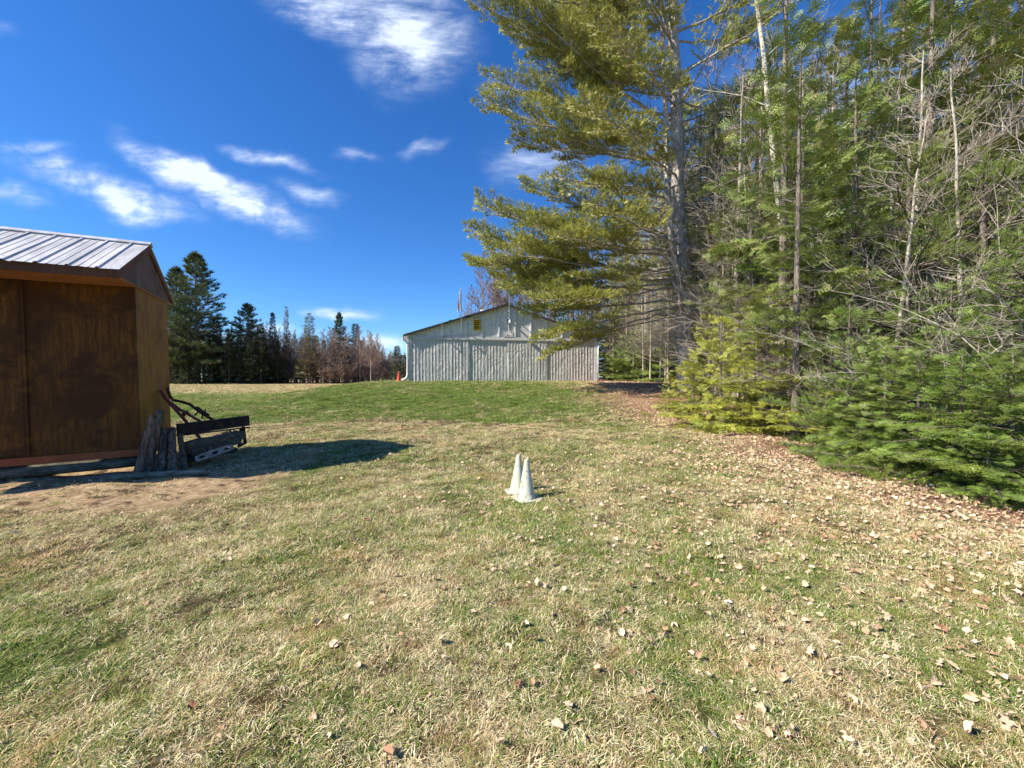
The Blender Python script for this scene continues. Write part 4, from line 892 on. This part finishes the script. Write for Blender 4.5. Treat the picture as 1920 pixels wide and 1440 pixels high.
limbs = [  # attach px, tip px, depth of tip, radius, sag, bare share
 ((1262, 60), (900, -210), 20, .085, .14, .25), ((1262, 20), (880, -60), 18.6, .09, .12, .25), ((1262, 90), (1010, -60), 22.5, .07, .1, .2),
 ((1266, 150), (886, 4), 19.6, .09, .13, .28), ((1266, 120), (950, 60), 21.5, .07, .08, .25), ((1268, 245), (985, 0), 18.3, .10, .06, .30),
 ((1270, 215), (914, 150), 20.8, .08, .10, .30), ((1272, 255), (908, 188), 19.2, .085, .12, .34), ((1272, 300), (965, 268), 20.3, .07, .08, .36),
 ((1275, 350), (1040, 330), 17.6, .07, .06, .40), ((1278, 420), (985, 352), 21.2, .08, .08, .42), ((1279, 440), (905, 385), 19.4, .09, .10, .42),
 ((1284, 505), (884, 432), 19.8, .10, .11, .44), ((1284, 512), (925, 470), 18.6, .08, .10, .46), ((1285, 520), (888, 494), 20.8, .08, .10, .5),
 ((1285, 525), (945, 545), 20.0, .07, .07, .5), ((1287, 560), (985, 585), 21.2, .07, .04, .5), ((1287, 575), (1010, 640), 19.6, .065, -.06, .60),
 ((1287, 585), (1028, 668), 20.4, .055, -.09, .66), ((1287, 530), (1010, 560), 17.2, .06, .05, .5), ((1286, 590), (1100, 640), 21.8, .05, -.04, .6), ((1283, 480), (1050, 440), 16.8, .08, .08, .4), ((1280, 460), (1120, 380), 16.0, .07, .06, .4),
 ((1270, 180), (1120, 40), 16.2, .08, .06, .3), ((1272, 280), (1090, 190), 16.4, .07, .06, .35), ((1264, 40), (1100, -120), 16.5, .07, .06, .3), ((1262, -60), (960, -300), 19.5, .07, .1, .25), ((1262, 0), (1150, -150), 23.5, .06, .06, .3),
 ((1272, 330), (1180, 250), 17.2, .06, .05, .25), ((1275, 370), (1140, 330), 17.6, .06, .05, .3), ((1268, 200), (1215, 110), 16.8, .06, .05, .25), ((1266, 90), (1190, -30), 17.0, .06, .05, .25), ((1276, 300), (1050, 250), 19.0, .06, .06, .3), ((1279, 410), (1090, 400), 21.6, .06, .04, .35), ((1270, 260), (1110, 270), 22.0, .06, .02, .3),
 ((1268, 130), (1060, 130), 19.4, .07, .06, .25), ((1283, 470), (1000, 420), 18.0, .07, .07, .4), ((1283, 500), (1080, 520), 18.2, .06, .03, .45), ((1264, 20), (1080, 20), 20.0, .07, .08, .2), ((1268, 180), (1010, 120), 20.4, .07, .08, .3), ((1284, 540), (930, 520), 21.4, .06, .06, .5), ((1262, 0), (1320, -80), 17.0, .06, .05, .3), ((1276, 330), (1370, 260), 18.0, .05, .05, .35),
 ((1268, 140), (1450, 30), 21.5, .07, .06, .35), ((1268, 60), (1500, -80), 20.2, .07, .08, .3), ((1270, 230), (1430, 160), 22.5, .06, .06, .45), ((1262, -20), (1420, -160), 18.3, .07, .08, .3)]
for (a, b_, D, r, sg, br_) in limbs:
    A = HL(a[0], a[1], 20.4); pine_limb(T, A, HL(b_[0], b_[1], D), r, sg, br_*.9, ts=.24, subL=.27, dens=1.12)
for k in range(26):      # crown above the frame and behind
    zz = 13+k*.55; az_ = k*2.4; i0 = np.interp(zz, tp[:, 2], tp[:, 0]); l = 5.5*(1-k/30)+1; pine_limb(T, (i0, 0, zz), (i0+l*math.cos(az_), l*math.sin(az_)*.8, zz+l*.35), .06, .1, .3, ts=.24, dens=.55)
for k in range(10):
    zz = 3+k*.9; az_ = .3+k*1.1; i0 = np.interp(zz, tp[:, 2], tp[:, 0]); l = 4; pine_limb(T, (i0, 0, zz), (i0+l*math.cos(az_), l*abs(math.sin(az_)), zz+l*.15), .045, .06, .5, ts=.2, dens=.7)
dead_limbs(T, 1.5, 12, 60, 2.6, -.0, 0, .03)
for (a, b_, c_) in (((1262, 530), (1276, 556), (1283, 590)), ((1300, 545), (1310, 530), (1330, 520))):   # broken stub limbs
    T.W.tube([HL(*a, 19.7), HL(*b_, 19.9), HL(*c_, 20.3)], [.05, .09, .12], 7)
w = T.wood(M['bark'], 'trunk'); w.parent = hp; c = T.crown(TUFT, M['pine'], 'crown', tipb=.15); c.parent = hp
T2 = Tree(103); dead_limbs(T2, 2.5, 9.5, 80, 4.2, -.15, -.1, .024); dead_limbs(T2, 9, 15, 30, 2.6, -.6, -.1, .02)
w = T2.wood(M['twig'], 'dead_branches'); w.parent = hp
print('hero', len(T.pos), len(T.segA))
# ------------------------------------------------------------------ tree kinds (unlinked prototypes, copied below)
def kind(T, woodmat, tmpl=None, mat=None, nseg=3): 
    print('kind', len(T.pos), len(T.segA))
    return Kind(T.wood(woodmat, link=False, nseg=nseg), T.crown(tmpl, mat, link=False) if tmpl else None)
def recolor(k, mat):
    c = k.crown.copy(); c.data = k.crown.data.copy(); c.data.materials.clear(); c.data.materials.append(mat); return Kind(k.wood, c)
K = {}
K['pineA'] = kind(make_pine(201, 18, .24, 5.5, 3.6, None, .26, None, None, .55, .75, 4, 30), M['bark_dark'], TUFT, M['pine'])
K['pineB'] = kind(make_pine(202, 18, .22, 7.5, 3.0, None, .26, None, None, .55, .75, 4, 40), M['bark_dark'], TUFT, M['pine'])
K['pineF'] = kind(make_pine(203, 22, .30, 3.5, 4.4, None, .62, None, None, .42, .62, 5, 40, .75, .45), M['bark_dark'], TUFT, M['pine_far'])
K['pineG'] = kind(make_pine(204, 20, .26, 11, 3.4, None, .60, None, None, .42, .6, 5, 30, .6, .5), M['bark_dark'], TUFT, M['pine_far'])
K['sapA'] = kind(make_pine(205, 5, .06, .3, 1.7, None, .13, None, None, 1.25, .42, 5, 0, .8, .35), M['bark_dark'], TUFT_FINE, M['pine_bright'])
K['sapB'] = kind(make_pine(206, 5, .055, .5, 1.4, None, .13, None, None, 1.15, .5, 5, 0, .7, .35), M['bark_dark'], TUFT_FINE, M['pine_bright'])
K['firA'] = kind(make_fir(211, 3, .035, .10, 1.5, .25, .9, .15, .22, step=.19), M['bark_dark'], SPRAY, M['fir'])
K['firB'] = kind(make_fir(212, 3, .035, .08, 1.6, .26, .95, .25, .22, step=.20), M['bark_dark'], SPRAY, M['fir'])
K['firC'] = kind(make_fir(213, 3, .04, .12, 1.4, .24, .9, .10, .22, step=.19), M['bark_dark'], SPRAY, M['fir'])
K['firD'] = kind(make_fir(214, 3, .04, .10, 1.9, .27, 1.1, .42, .15, step=.17, tipup=.25, shape=.7), M['bark_dark'], SPRAY, M['fir'])
K['twiggy'] = kind(make_bare(253, 8, .045, .34, 4, .12, 20, .0045, asc=.55), M['twig'])
K['twiggyB'] = kind(make_bare(254, 9, .04, .28, 4, .2, 18, .0045, asc=.8), M['twig'])
K['firYA'] = recolor(K['firA'], M['fir_yellow']); K['firYB'] = recolor(K['firB'], M['fir_yellow']); K['firYC'] = recolor(K['firC'], M['fir_yellow'])
K['hemA'] = kind(make_fir(221, 10, .10, 1.4, 2.3, .46, .9, .15, .36, 40, .7, step=.36), M['bark_dark'], SPRAY_C, M['hemlock'])
K['hemB'] = kind(make_fir(222, 14, .13, 3.6, 2.6, .50, .9, .15, .45, 80, .55, step=.42), M['bark_dark'], SPRAY_C, M['hemlock'])
K['hemC'] = kind(make_fir(223, 12, .11, 2.6, 2.2, .46, .9, .1, .45, 60, .55, step=.38), M['bark_dark'], SPRAY_C, M['hemlock'])
K['hemG'] = recolor(K['hemA'], M['fir'])
K['spire'] = kind(make_fir(231, 14, .14, .2, 2.5, .75, 1.3, .25, .1, 0, .95, step=.36), M['bark_dark'], SPRAY_C, M['fir_far'])
K['spireB'] = kind(make_fir(232, 14, .14, .2, 3.0, .85, 1.3, .2, .12, 0, .8, step=.38), M['bark_dark'], SPRAY_C, M['fir_far'])
K['larch'] = kind(make_fir(233, 15, .14, 1.5, 2.6, .55, 1.2, -.1, .2, 20, .75, step=.34), M['bark_pink'], SPRAY_C, M['larch'])
K['bareA'] = kind(make_bare(241, 13, .13, .32, 4, .35, 14, .008), M['bark_grey'])
K['bareB'] = kind(make_bare(242, 14, .12, .26, 4, .45, 12, .008, asc=.95), M['bark_grey'])
K['bareC'] = kind(make_bare(243, 12, .10, .36, 4, .30, 13, .008, asc=.7), M['twig'])
K['bareP'] = kind(make_bare(244, 12, .12, .36, 4, .25, 16, .017, asc=.95), M['bark_pink'])
K['bareQ'] = kind(make_bare(245, 12, .11, .30, 4, .20, 17, .016, asc=1.05), M['bark_pink'])
K['poleA'] = kind(make_bare(246, 13, .11, .16, 3, .30, 9, .007, asc=.5), M['bark_grey'])
K['shrub'] = kind(make_bare(247, 3.2, .028, .55, 4, .15, 11, .0032, .05, asc=.5), M['twig'])
K['shrubB'] = kind(make_bare(248, 4.0, .03, .50, 4, .3, 10, .0032, .09, asc=.3), M['twig'])
K['brush'] = kind(make_bare(250, 5, .04, .50, 4, .05, 16, .022, asc=.8), M['bark_pink'])
def make_arch(seed, n=4, L=4.2):
    T = Tree(seed); rng = T.rng
    for i in range(n):
        az_ = rng.normal(0, .5); d = unit([-.25*math.cos(az_), -.25*math.sin(az_), 1]); p = np.array([rng.normal()*.1, rng.normal()*.1, -.05]); k = 14; l = L*(.7+.4*rng.random()); tgt = np.array([-math.cos(az_), -math.sin(az_), -.12])
        for j in range(k):
            t = j/k; d = unit(d+tgt*.15*(t*2.2)+rng.normal(0, .10, 3)); q = p+d*l/k; r0 = .015*(1-t)+.003; T.seg(p, q, r0, r0*.93)
            if t > .25:
                for h in range(2):
                    e = unit(d*.6+rng.normal(0, .6, 3)); bl = l*.22*(1.1-t)*(.5+rng.random()); m = q
                    for g_ in range(4):
                        e = unit(e+rng.normal(0, .22, 3)); m2 = m+e*bl/4; T.seg(m, m2, .0045-.0008*g_, .004-.0008*g_); m = m2
                        T.seg(m, m+unit(e+rng.normal(0, .8, 3))*bl*.25, .0026, .0015)
            p = q
    return T
K['arch'] = kind(make_arch(251), M['twig']); K['archB'] = kind(make_arch(252, 3, 4.8), M['twig'])
K['birch'] = kind(make_bare(249, 17, .115, .15, 3, .55, 9, .006, asc=.8), M['birch'])
HT = dict(pineA=18, pineB=18, pineF=22, pineG=20, sapA=5, sapB=5, firA=3, firB=3, firC=3, firD=3, twiggy=8, twiggyB=9, firYA=3, firYB=3, firYC=3, hemA=10, hemB=14, hemC=12, hemG=10, spire=14, spireB=14,
          larch=15, bareA=13, bareB=14, bareC=12, bareP=12, bareQ=12, poleA=13, brush=5, arch=3, archB=3, shrub=3.2, shrubB=4, birch=17)
rt = random.Random(5)
def put(k, name, px, D, H, label, cat='tree', group=None, sx=1.0, rz=None, tilt=(0, 0), x=None):
    x = (px-960)/FPX*D if x is None else x
    return place(K[k], name, x, D, H, rt.random()*6.28 if rz is None else rz, label, cat, group, sx, H0=HT[k], tilt=tilt)

# ---- left background, far side of the field
G1 = 'trees along the far side of the field'
put('pineF', 'white_pine', 369, 80, 25.5, 'tallest dark pine just right of the shed, far across the field', sx=1.0, group=G1)
put('pineF', 'white_pine', 333, 81, 23, 'broad dark pine close to the shed roof, left of the tallest far pine', sx=.95, group=G1)
put('pineG', 'white_pine', 465, 84, 16.3, 'slim far pine with a bare lower trunk and small tufted top', sx=.8, group=G1)
put('spire', 'fir', 512, 86, 15.0, 'narrow dark spire-shaped fir in the middle of the far treeline', sx=.65, group=G1)
put('larch', 'larch', 538, 88, 16.5, 'thin pale leafless larch beside the narrow dark spire', sx=.55, group=G1)
put('larch', 'larch', 580, 84, 14.4, 'wide brownish green conifer with a rounded top in the far treeline', sx=1.25, group=G1)
put('pineF', 'white_pine', 637, 96, 16.5, 'dark pine with a rounded tufted top, right of the wide brownish conifer', sx=.62, group=G1)
put('spireB', 'fir', 667, 96, 13.8, 'dark cone-shaped fir at the right end of the far conifers', sx=1.0, group=G1)
e = put('spireB', 'fir', 745, 62, 5.6, 'small dark conifer just left of the hangar, behind the orange cone', sx=1.3, group=G1)
e = put('spireB', 'fir', 757, 66, 4.4, 'low dark bushy conifer touching the hangar gutter in view', sx=1.9, group=G1)
for (px, D, H, sx) in ((325, 78, 9, 1.1), (350, 77, 8, 1.2), (378, 78, 9, 1.2), (400, 79, 10, 1.1), (428, 79, 10.5, 1.1), (447, 80, 9.5, 1.1), (470, 80, 9, 1.2), (487, 81, 11, 1.0), (500, 82, 9, 1.1), (520, 83, 10, .9), (609, 90, 9, 1), (650, 92, 8, 1.1), (682, 93, 9, 1), (300, 78, 9, 1.2), (412, 86, 14, .8), (340, 84, 15, 1)):
    put('spire' if rt.random() < .5 else 'spireB', 'fir', px+rt.uniform(-3, 3), D, H*rt.uniform(.9, 1.1), 'low dark fir at the foot of the far treeline across the field', group='low dark firs along the far treeline', sx=sx)
for i in range(90):
    put('brush', 'bare_shrub', rt.uniform(420, 735), rt.uniform(82, 110), rt.uniform(3.5, 5.5), 'low tangle of leafless brush at the foot of the far treeline', 'shrub', 'leafless brush along the far treeline', sx=1.7)
for i in range(34):
    put(rt.choice(['spire', 'spireB']), 'fir', rt.uniform(300, 535), rt.uniform(84, 100), rt.uniform(6, 10), 'low dark fir at the foot of the far treeline across the field', group='low dark firs along the far treeline', sx=1.4)
for i in range(130):
    px = rt.uniform(315, 715); D = rt.uniform(82, 110)
    H = 12.5-(px-315)*.006+rt.uniform(-1.5, 1.5)
    put(rt.choice(['bareP', 'bareQ', 'bareP']), 'bare_tree', px, D, H, 'leafless reddish grey tree in the far treeline across the field', group='leafless trees in the far treeline', sx=rt.uniform(.9, 1.3))
for i in range(40):
    px = rt.uniform(668, 775); D = rt.uniform(112, 140); H = 10.2-(px-670)*.02+rt.uniform(-1.3, 1.0)
    put(rt.choice(['bareP', 'bareQ']), 'bare_tree', px, D, H, 'distant low leafless tree left of the hangar, beyond the field', group='distant leafless trees left of the hangar', sx=1.4)
# ---- behind the hangar
for (px, D, H, k) in ((905, 48, 14.5, 'bareP'), (925, 50, 15, 'bareQ'), (885, 52, 11.5, 'bareP'), (950, 52, 17, 'bareQ'), (975, 50, 17, 'bareP'), (1005, 49, 16, 'bareQ'), (1040, 51, 17, 'bareP'), (1075, 50, 16, 'bareQ'), (1110, 52, 17, 'bareP'), (1150, 50, 17, 'bareQ'), (1190, 49, 17, 'bareP'), (930, 58, 18, 'bareQ'), (1020, 60, 19, 'bareP'), (1090, 60, 19, 'bareQ')):
    put(k, 'bare_tree', px, D, H, 'leafless tree rising behind the hangar roof', group='leafless trees behind the hangar')
for (px, D, H, k) in ((1060, 46, 12, 'hemB'), (1010, 48, 13.5, 'pineB'), (1100, 47, 13, 'hemC'), (960, 50, 12.5, 'hemB'), (1150, 46, 14, 'pineA'), (1200, 45, 15, 'hemB')):
    put(k, 'conifer', px, D, H, 'green conifer rising behind the hangar roof', group='conifers behind the hangar')
# ---- the wood's edge on the right, near trees one by one
GE = 'young trees along the edge of the wood'
edge = [('firYA', 1300, 12.9, 2.3, 'low yellow-green fir at the tip of the thicket, in front of the big pine trunk', 1.05), ('firYB', 1352, 12.0, 3.3, 'broad yellow-green fir beside the big pine trunk', 1.1), ('firYC', 1440, 11.0, 3.9, 'tallest yellow-green fir of the thicket, under the pale birch', 1.1),
        ('firYB', 1500, 10.2, 2.7, 'yellow-green fir next to the dark bare trunk', .95), ('firYA', 1395, 11.0, 2.0, 'small yellow-green fir at the front of the thicket', 1.2), ('firYA', 1255, 15.5, 1.5, 'tiny yellow-green fir at the far left of the thicket', 1.0),
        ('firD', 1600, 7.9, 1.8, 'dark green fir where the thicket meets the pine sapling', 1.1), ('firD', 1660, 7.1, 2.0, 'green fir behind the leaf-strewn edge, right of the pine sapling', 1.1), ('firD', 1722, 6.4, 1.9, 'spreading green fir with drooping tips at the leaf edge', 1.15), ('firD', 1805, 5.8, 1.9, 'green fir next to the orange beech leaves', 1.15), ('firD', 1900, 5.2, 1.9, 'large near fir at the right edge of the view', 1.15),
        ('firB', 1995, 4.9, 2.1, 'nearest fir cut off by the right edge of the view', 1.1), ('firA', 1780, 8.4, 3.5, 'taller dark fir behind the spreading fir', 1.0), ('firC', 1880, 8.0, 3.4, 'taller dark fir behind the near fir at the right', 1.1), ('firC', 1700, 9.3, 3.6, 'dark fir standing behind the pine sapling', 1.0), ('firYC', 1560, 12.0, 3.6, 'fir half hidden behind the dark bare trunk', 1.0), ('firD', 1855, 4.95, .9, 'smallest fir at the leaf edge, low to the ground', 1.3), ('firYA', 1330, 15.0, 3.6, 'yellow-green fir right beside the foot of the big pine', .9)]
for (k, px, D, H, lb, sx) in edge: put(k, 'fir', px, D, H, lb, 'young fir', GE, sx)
put('sapA', 'pine_sapling', 1590, 8.6, 3.1, 'soft bright green pine sapling between the yellow firs and the dark firs', 'pine sapling', GE, 1.0)
put('sapB', 'pine_sapling', 1700, 10.0, 7.2, 'tall feathery bright green pine above the firs', 'young pine', GE, 1.0)
put('sapA', 'pine_sapling', 1835, 9.5, 6.6, 'feathery bright green pine at the right, behind the firs', 'young pine', GE, 1.05)
put('sapB', 'pine_sapling', 1655, 12.0, 6.0, 'slender bright green pine behind the pine sapling', 'young pine', GE, 1.1)
put('sapB', 'pine_sapling', 1935, 7.4, 4.4, 'feathery bright green pine cut off by the right edge', 'young pine', GE, 1.0)
# leaning pale birch
bx = P(1478, 560, 14.5); bb = empty('birch', (bx[0]+.12, 14.5, float(gh(bx[0], 14.5))-.05)); tag(bb, 'thin pale birch leaning left, rising out of the yellow-green thicket', 'tree')
T = Tree(249); o0 = np.array(bb.location); pts = np.array([P(a, b_, D)-o0 for a, b_, D in ((1484, 700, 14.5), (1478, 560, 14.5), (1470, 480, 14.4), (1462, 400, 14.3), (1452, 310, 14.3), (1440, 200, 14.2), (1433, 110, 14.2), (1418, 0, 14.1), (1405, -120, 14.0), (1392, -260, 14.0))]); pts[0, 2] = -.1
T.W.tube(pts, [.13, .105, .098, .09, .085, .08, .07, .06, .045, .03], 9, cap=False)
for (i, dx, dz) in ((3, -1.2, .9), (4, 1.3, 1.4), (5, -1.4, .8), (5, 1.2, .6), (6, .9, 1.5), (7, -1.1, 1.3), (8, 1.0, 1.4), (2, .8, .7)):
    d = unit([dx, T.rng.normal()*.6, dz]); p = pts[i]; k = 5
    for j in range(k):
        d = unit(d+T.rng.normal(0, .15, 3)); q = p+d*.5; T.seg(p, q, .022*(1-j/k)+.004, .022*(1-(j+1)/k)+.004)
        for h in range(3):
            e2 = unit(d+T.rng.normal(0, .6, 3)); T.seg(q, q+e2*.5, .006, .003); T.seg(q+e2*.5, q+e2*.5+unit(e2+T.rng.normal(0, .5, 3))*.35, .0035, .002)
        p = q
w = T.wood(M['birch'], 'trunk'); w.parent = bb
for (px, D, H, k, lb) in ((1492, 9.9, 9.5, 'hemC', 'dark slim trunk with dead twigs between the yellow firs and the pine sapling'), (1500, 15.5, 13, 'bareA', 'grey leafless tree just right of the pale birch'), (1545, 17, 15, 'hemB', 'tall sparse hemlock behind the pale birch')):
    put(k, 'conifer' if k != 'bareA' else 'bare_tree', px, D, H, lb, group=GE)
# arching dead saplings reaching over the firs
for (px, D, H, k, rz, lb) in ((1800, 7.4, 3.0, 'arch', .1, 'pale leafless sapling arching left over the green firs'), (1690, 8.0, 2.8, 'archB', -.15, 'pale leafless sapling arching left above the pine sapling'), (1560, 10.2, 2.8, 'arch', .2, 'leafless sapling arching behind the dark bare trunk'), (1950, 7.4, 3.6, 'archB', .1, 'leafless sapling arching from the right edge of the view'), (1640, 9.6, 3.6, 'arch', 2.6, 'leafless sapling arching right, away from the dark bare trunk')):
    put(k, 'bare_sapling', px, D, H, lb, 'sapling', GE, rz=rz)
for i in range(20):
    D = rt.uniform(15, 30); x = rt.uniform(8.0, 13)+(D-15)*.05; put(rt.choice(['arch', 'archB', 'shrub']), 'bare_sapling', 0, D, rt.uniform(2.5, 4.5), 'leafless sapling tangled in the wood right of the hangar', 'sapling', 'leafless saplings in the wood', 1.3, x=x)
for i in range(10):
    D = rt.uniform(10, 15); x = rt.uniform(9, 14); put(rt.choice(['arch', 'archB']), 'bare_sapling', 0, D, rt.uniform(3, 5), 'leafless sapling behind the firs at the right', 'sapling', 'leafless saplings behind the firs', 1.2, x=x)
for i in range(46):
    D = rt.uniform(9.5, 22); x = rt.uniform(max(8.6, .45*D), 1.28*D); put(rt.choice(['twiggy', 'twiggyB']), 'bare_sapling', 0, D, rt.uniform(5.5, 11), 'slender pale leafless tree full of fine twigs inside the wood', 'young tree', 'slender twiggy trees inside the wood', 1.1, x=x, tilt=(rt.gauss(0, .07), rt.gauss(0, .07)))
for i in range(16):
    D = rt.uniform(20, 30); x = rt.uniform(8.9, 12); put(rt.choice(['twiggy', 'twiggyB']), 'bare_sapling', 0, D, rt.uniform(4, 8), 'slender pale leafless tree full of fine twigs right of the hangar', 'young tree', 'slender twiggy trees right of the hangar', 1.3, x=x)
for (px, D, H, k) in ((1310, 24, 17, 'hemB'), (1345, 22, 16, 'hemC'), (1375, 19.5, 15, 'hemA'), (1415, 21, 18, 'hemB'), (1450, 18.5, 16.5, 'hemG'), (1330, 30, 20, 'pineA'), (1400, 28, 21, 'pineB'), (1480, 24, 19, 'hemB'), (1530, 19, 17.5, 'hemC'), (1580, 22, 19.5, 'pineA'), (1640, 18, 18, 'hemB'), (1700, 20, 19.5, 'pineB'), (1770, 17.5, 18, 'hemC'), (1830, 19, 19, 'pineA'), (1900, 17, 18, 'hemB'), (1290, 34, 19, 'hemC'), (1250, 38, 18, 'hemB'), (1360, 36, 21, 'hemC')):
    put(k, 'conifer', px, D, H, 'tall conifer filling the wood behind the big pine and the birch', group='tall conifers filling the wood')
for (px, D, H, k) in ((1305, 27, 17, 'bareA'), (1330, 23, 15, 'bareC'), (1365, 25, 17, 'bareA'), (1440, 23, 17, 'bareC'), (1510, 21, 16, 'bareC'), (1350, 33, 19, 'bareB'), (1290, 29, 16, 'bareC')):
    put(k, 'bare_tree', px, D, H, 'grey leafless tree with many twigs just right of the big pine trunk', group='leafless trees right of the big pine')
# beech twigs still holding orange leaves
T = Tree(77); rng = T.rng
for i in range(5):
    p = np.zeros(3); d = unit([rng.normal()*.4, rng.normal()*.4, 1])
    for j in range(5): q = p+d*.07; T.seg(p, q, .004-.0005*j, .0035-.0005*j); p = q; d = unit(d+rng.normal(0, .2, 3)); T.leaf(p, unit(rng.normal(0, 1, 3)), .55)
    for j in range(3): T.leaf(p+rng.normal(0, .04, 3), unit(rng.normal(0, 1, 3)), .55)
m, g, out = new_mat('orange_beech_leaf'); princ(g, out, (.45, .13, .04), .6); M['beech'] = m
LF = (np.array([[0, 0, 0], [.03, .03, .01], [.03, .06, .0], [0, .10, -.01], [-.03, .06, 0], [-.03, .03, .01]]), np.array([[0, 1, 2], [0, 2, 3], [0, 3, 4], [0, 4, 5]]))
for (px, D, z) in ((1772, 6.0, .3), (1738, 5.85, .1)):
    be = empty('beech_sapling', ((px-960)/FPX*D+.35, D+.35, z-.2)); tag(be, 'small beech sapling with orange leaves, upper one among the green firs' if z > .2 else 'small beech sapling with orange leaves, lower one near the leaf litter', 'sapling')
    if z > .2: wo = T.wood(M['twig'], 'trunk'); cr = T.crown([LF], M['beech'], 'leaves'); w2, c2 = wo, cr
    else: w2 = wo.copy(); c2 = cr.copy(); COL.objects.link(w2); COL.objects.link(c2)
    w2.parent = be; c2.parent = be; w2.name = 'trunk'
# ---- the wood behind, on the right
rw = random.Random(12); pts_ = []
for (px, D, H, k) in ((1625, 13.0, 14, 'hemB'), (1735, 12.2, 15, 'hemC'), (1850, 11.8, 14.5, 'hemB'), (1940, 10.6, 13, 'hemA'), (1685, 15, 16, 'hemG'), (1800, 14.6, 16, 'hemA'), (1900, 14, 17, 'hemB')):
    put(k, 'conifer', px, D, H, 'tall hemlock standing just behind the feathery pine saplings', group='tall hemlocks behind the saplings'); pts_.append(((px-960)/FPX*D, D))
for (px, D, H, k) in ((1660, 17.2, 14, 'bareA'), (1560, 16.5, 14, 'bareC'), (2030, 9.2, 11, 'bareC'), (1820, 16.5, 14, 'bareC'), (1740, 18, 15, 'bareA'), (1380, 17.5, 15, 'bareB'), (1340, 19.5, 16, 'bareA'), (1420, 18, 15, 'bareC')):
    put(k, 'bare_tree', px, D, H, 'grey leafless tree near the edge of the wood', group='leafless trees near the edge of the wood'); pts_.append(((px-960)/FPX*D, D))
def forest(n, x0f, x1f, d0, d1, mind, choices, hrange):
    c = 0; tries = 0
    while c < n and tries < 4000:
        tries += 1; D = math.sqrt(rw.uniform(d0*d0, d1*d1)); x = rw.uniform(x0f(D), x1f(D))
        if any((x-a)**2+(D-b_)**2 < mind*mind for a, b_ in pts_): continue
        if (x-8.75)**2+(D-20.4)**2 < 3: continue
        if -9 < x < 8.2 and 27 < D < 47: continue
        pts_.append((x, D)); c += 1; k, nm, cat, lb, gr = rw.choice(choices); put(k, nm, 0, D, HT[k]*rw.uniform(*hrange), lb, cat, gr, rw.uniform(.85, 1.1), x=x, tilt=(rw.gauss(0, .03), rw.gauss(0, .03)), rz=rw.random()*6.28)
CON = [('hemA', 'conifer', 'tree', 'sparse green hemlock growing inside the wood on the right', 'hemlocks in the wood'), ('hemB', 'conifer', 'tree', 'sparse green hemlock growing inside the wood on the right', 'hemlocks in the wood'), ('hemC', 'conifer', 'tree', 'sparse green hemlock growing inside the wood on the right', 'hemlocks in the wood'), ('hemG', 'conifer', 'tree', 'sparse green hemlock growing inside the wood on the right', 'hemlocks in the wood')]
PIN = [('pineA', 'white_pine', 'tree', 'dark trunked pine growing inside the wood on the right', 'pines in the wood'), ('pineB', 'white_pine', 'tree', 'dark trunked pine growing inside the wood on the right', 'pines in the wood')]
BAR = [(k, 'bare_tree', 'tree', 'grey leafless tree growing inside the wood on the right', 'leafless trees in the wood') for k in ('bareA', 'bareB', 'bareC', 'poleA')]
forest(16, lambda D: 8.6+.0*D, lambda D: 1.30*D+3, 11.5, 17, 1.5, CON, (.85, 1.15))
forest(40, lambda D: 9.2+.02*D, lambda D: 1.32*D+3, 17, 30, 1.7, CON+PIN+BAR, (.9, 1.2))
forest(95, lambda D: 8.3, lambda D: 1.32*D+3, 30, 62, 1.8, CON+PIN+BAR+BAR, (.95, 1.3))
for i in range(26):
    D = rt.uniform(24, 46); x = rt.uniform(9.0, 9.0+.5*(D-20)); put(rt.choice(['hemA', 'hemG', 'firA', 'firB']), 'young_hemlock', 0, D, rt.uniform(2.5, 5), 'low dark green conifer under the trees right of the hangar', 'young conifer', 'low conifers right of the hangar', 1.3, x=x)

for i in range(46):
    D = rt.uniform(62, 90); x = rt.uniform(9, .95*D); put(rt.choice(['spire', 'spireB', 'larch', 'bareP']), 'distant_tree', 0, D, rt.uniform(9, 15), 'distant tree glimpsed through the wood right of the hangar', group='distant trees behind the wood', sx=1.5, x=x)
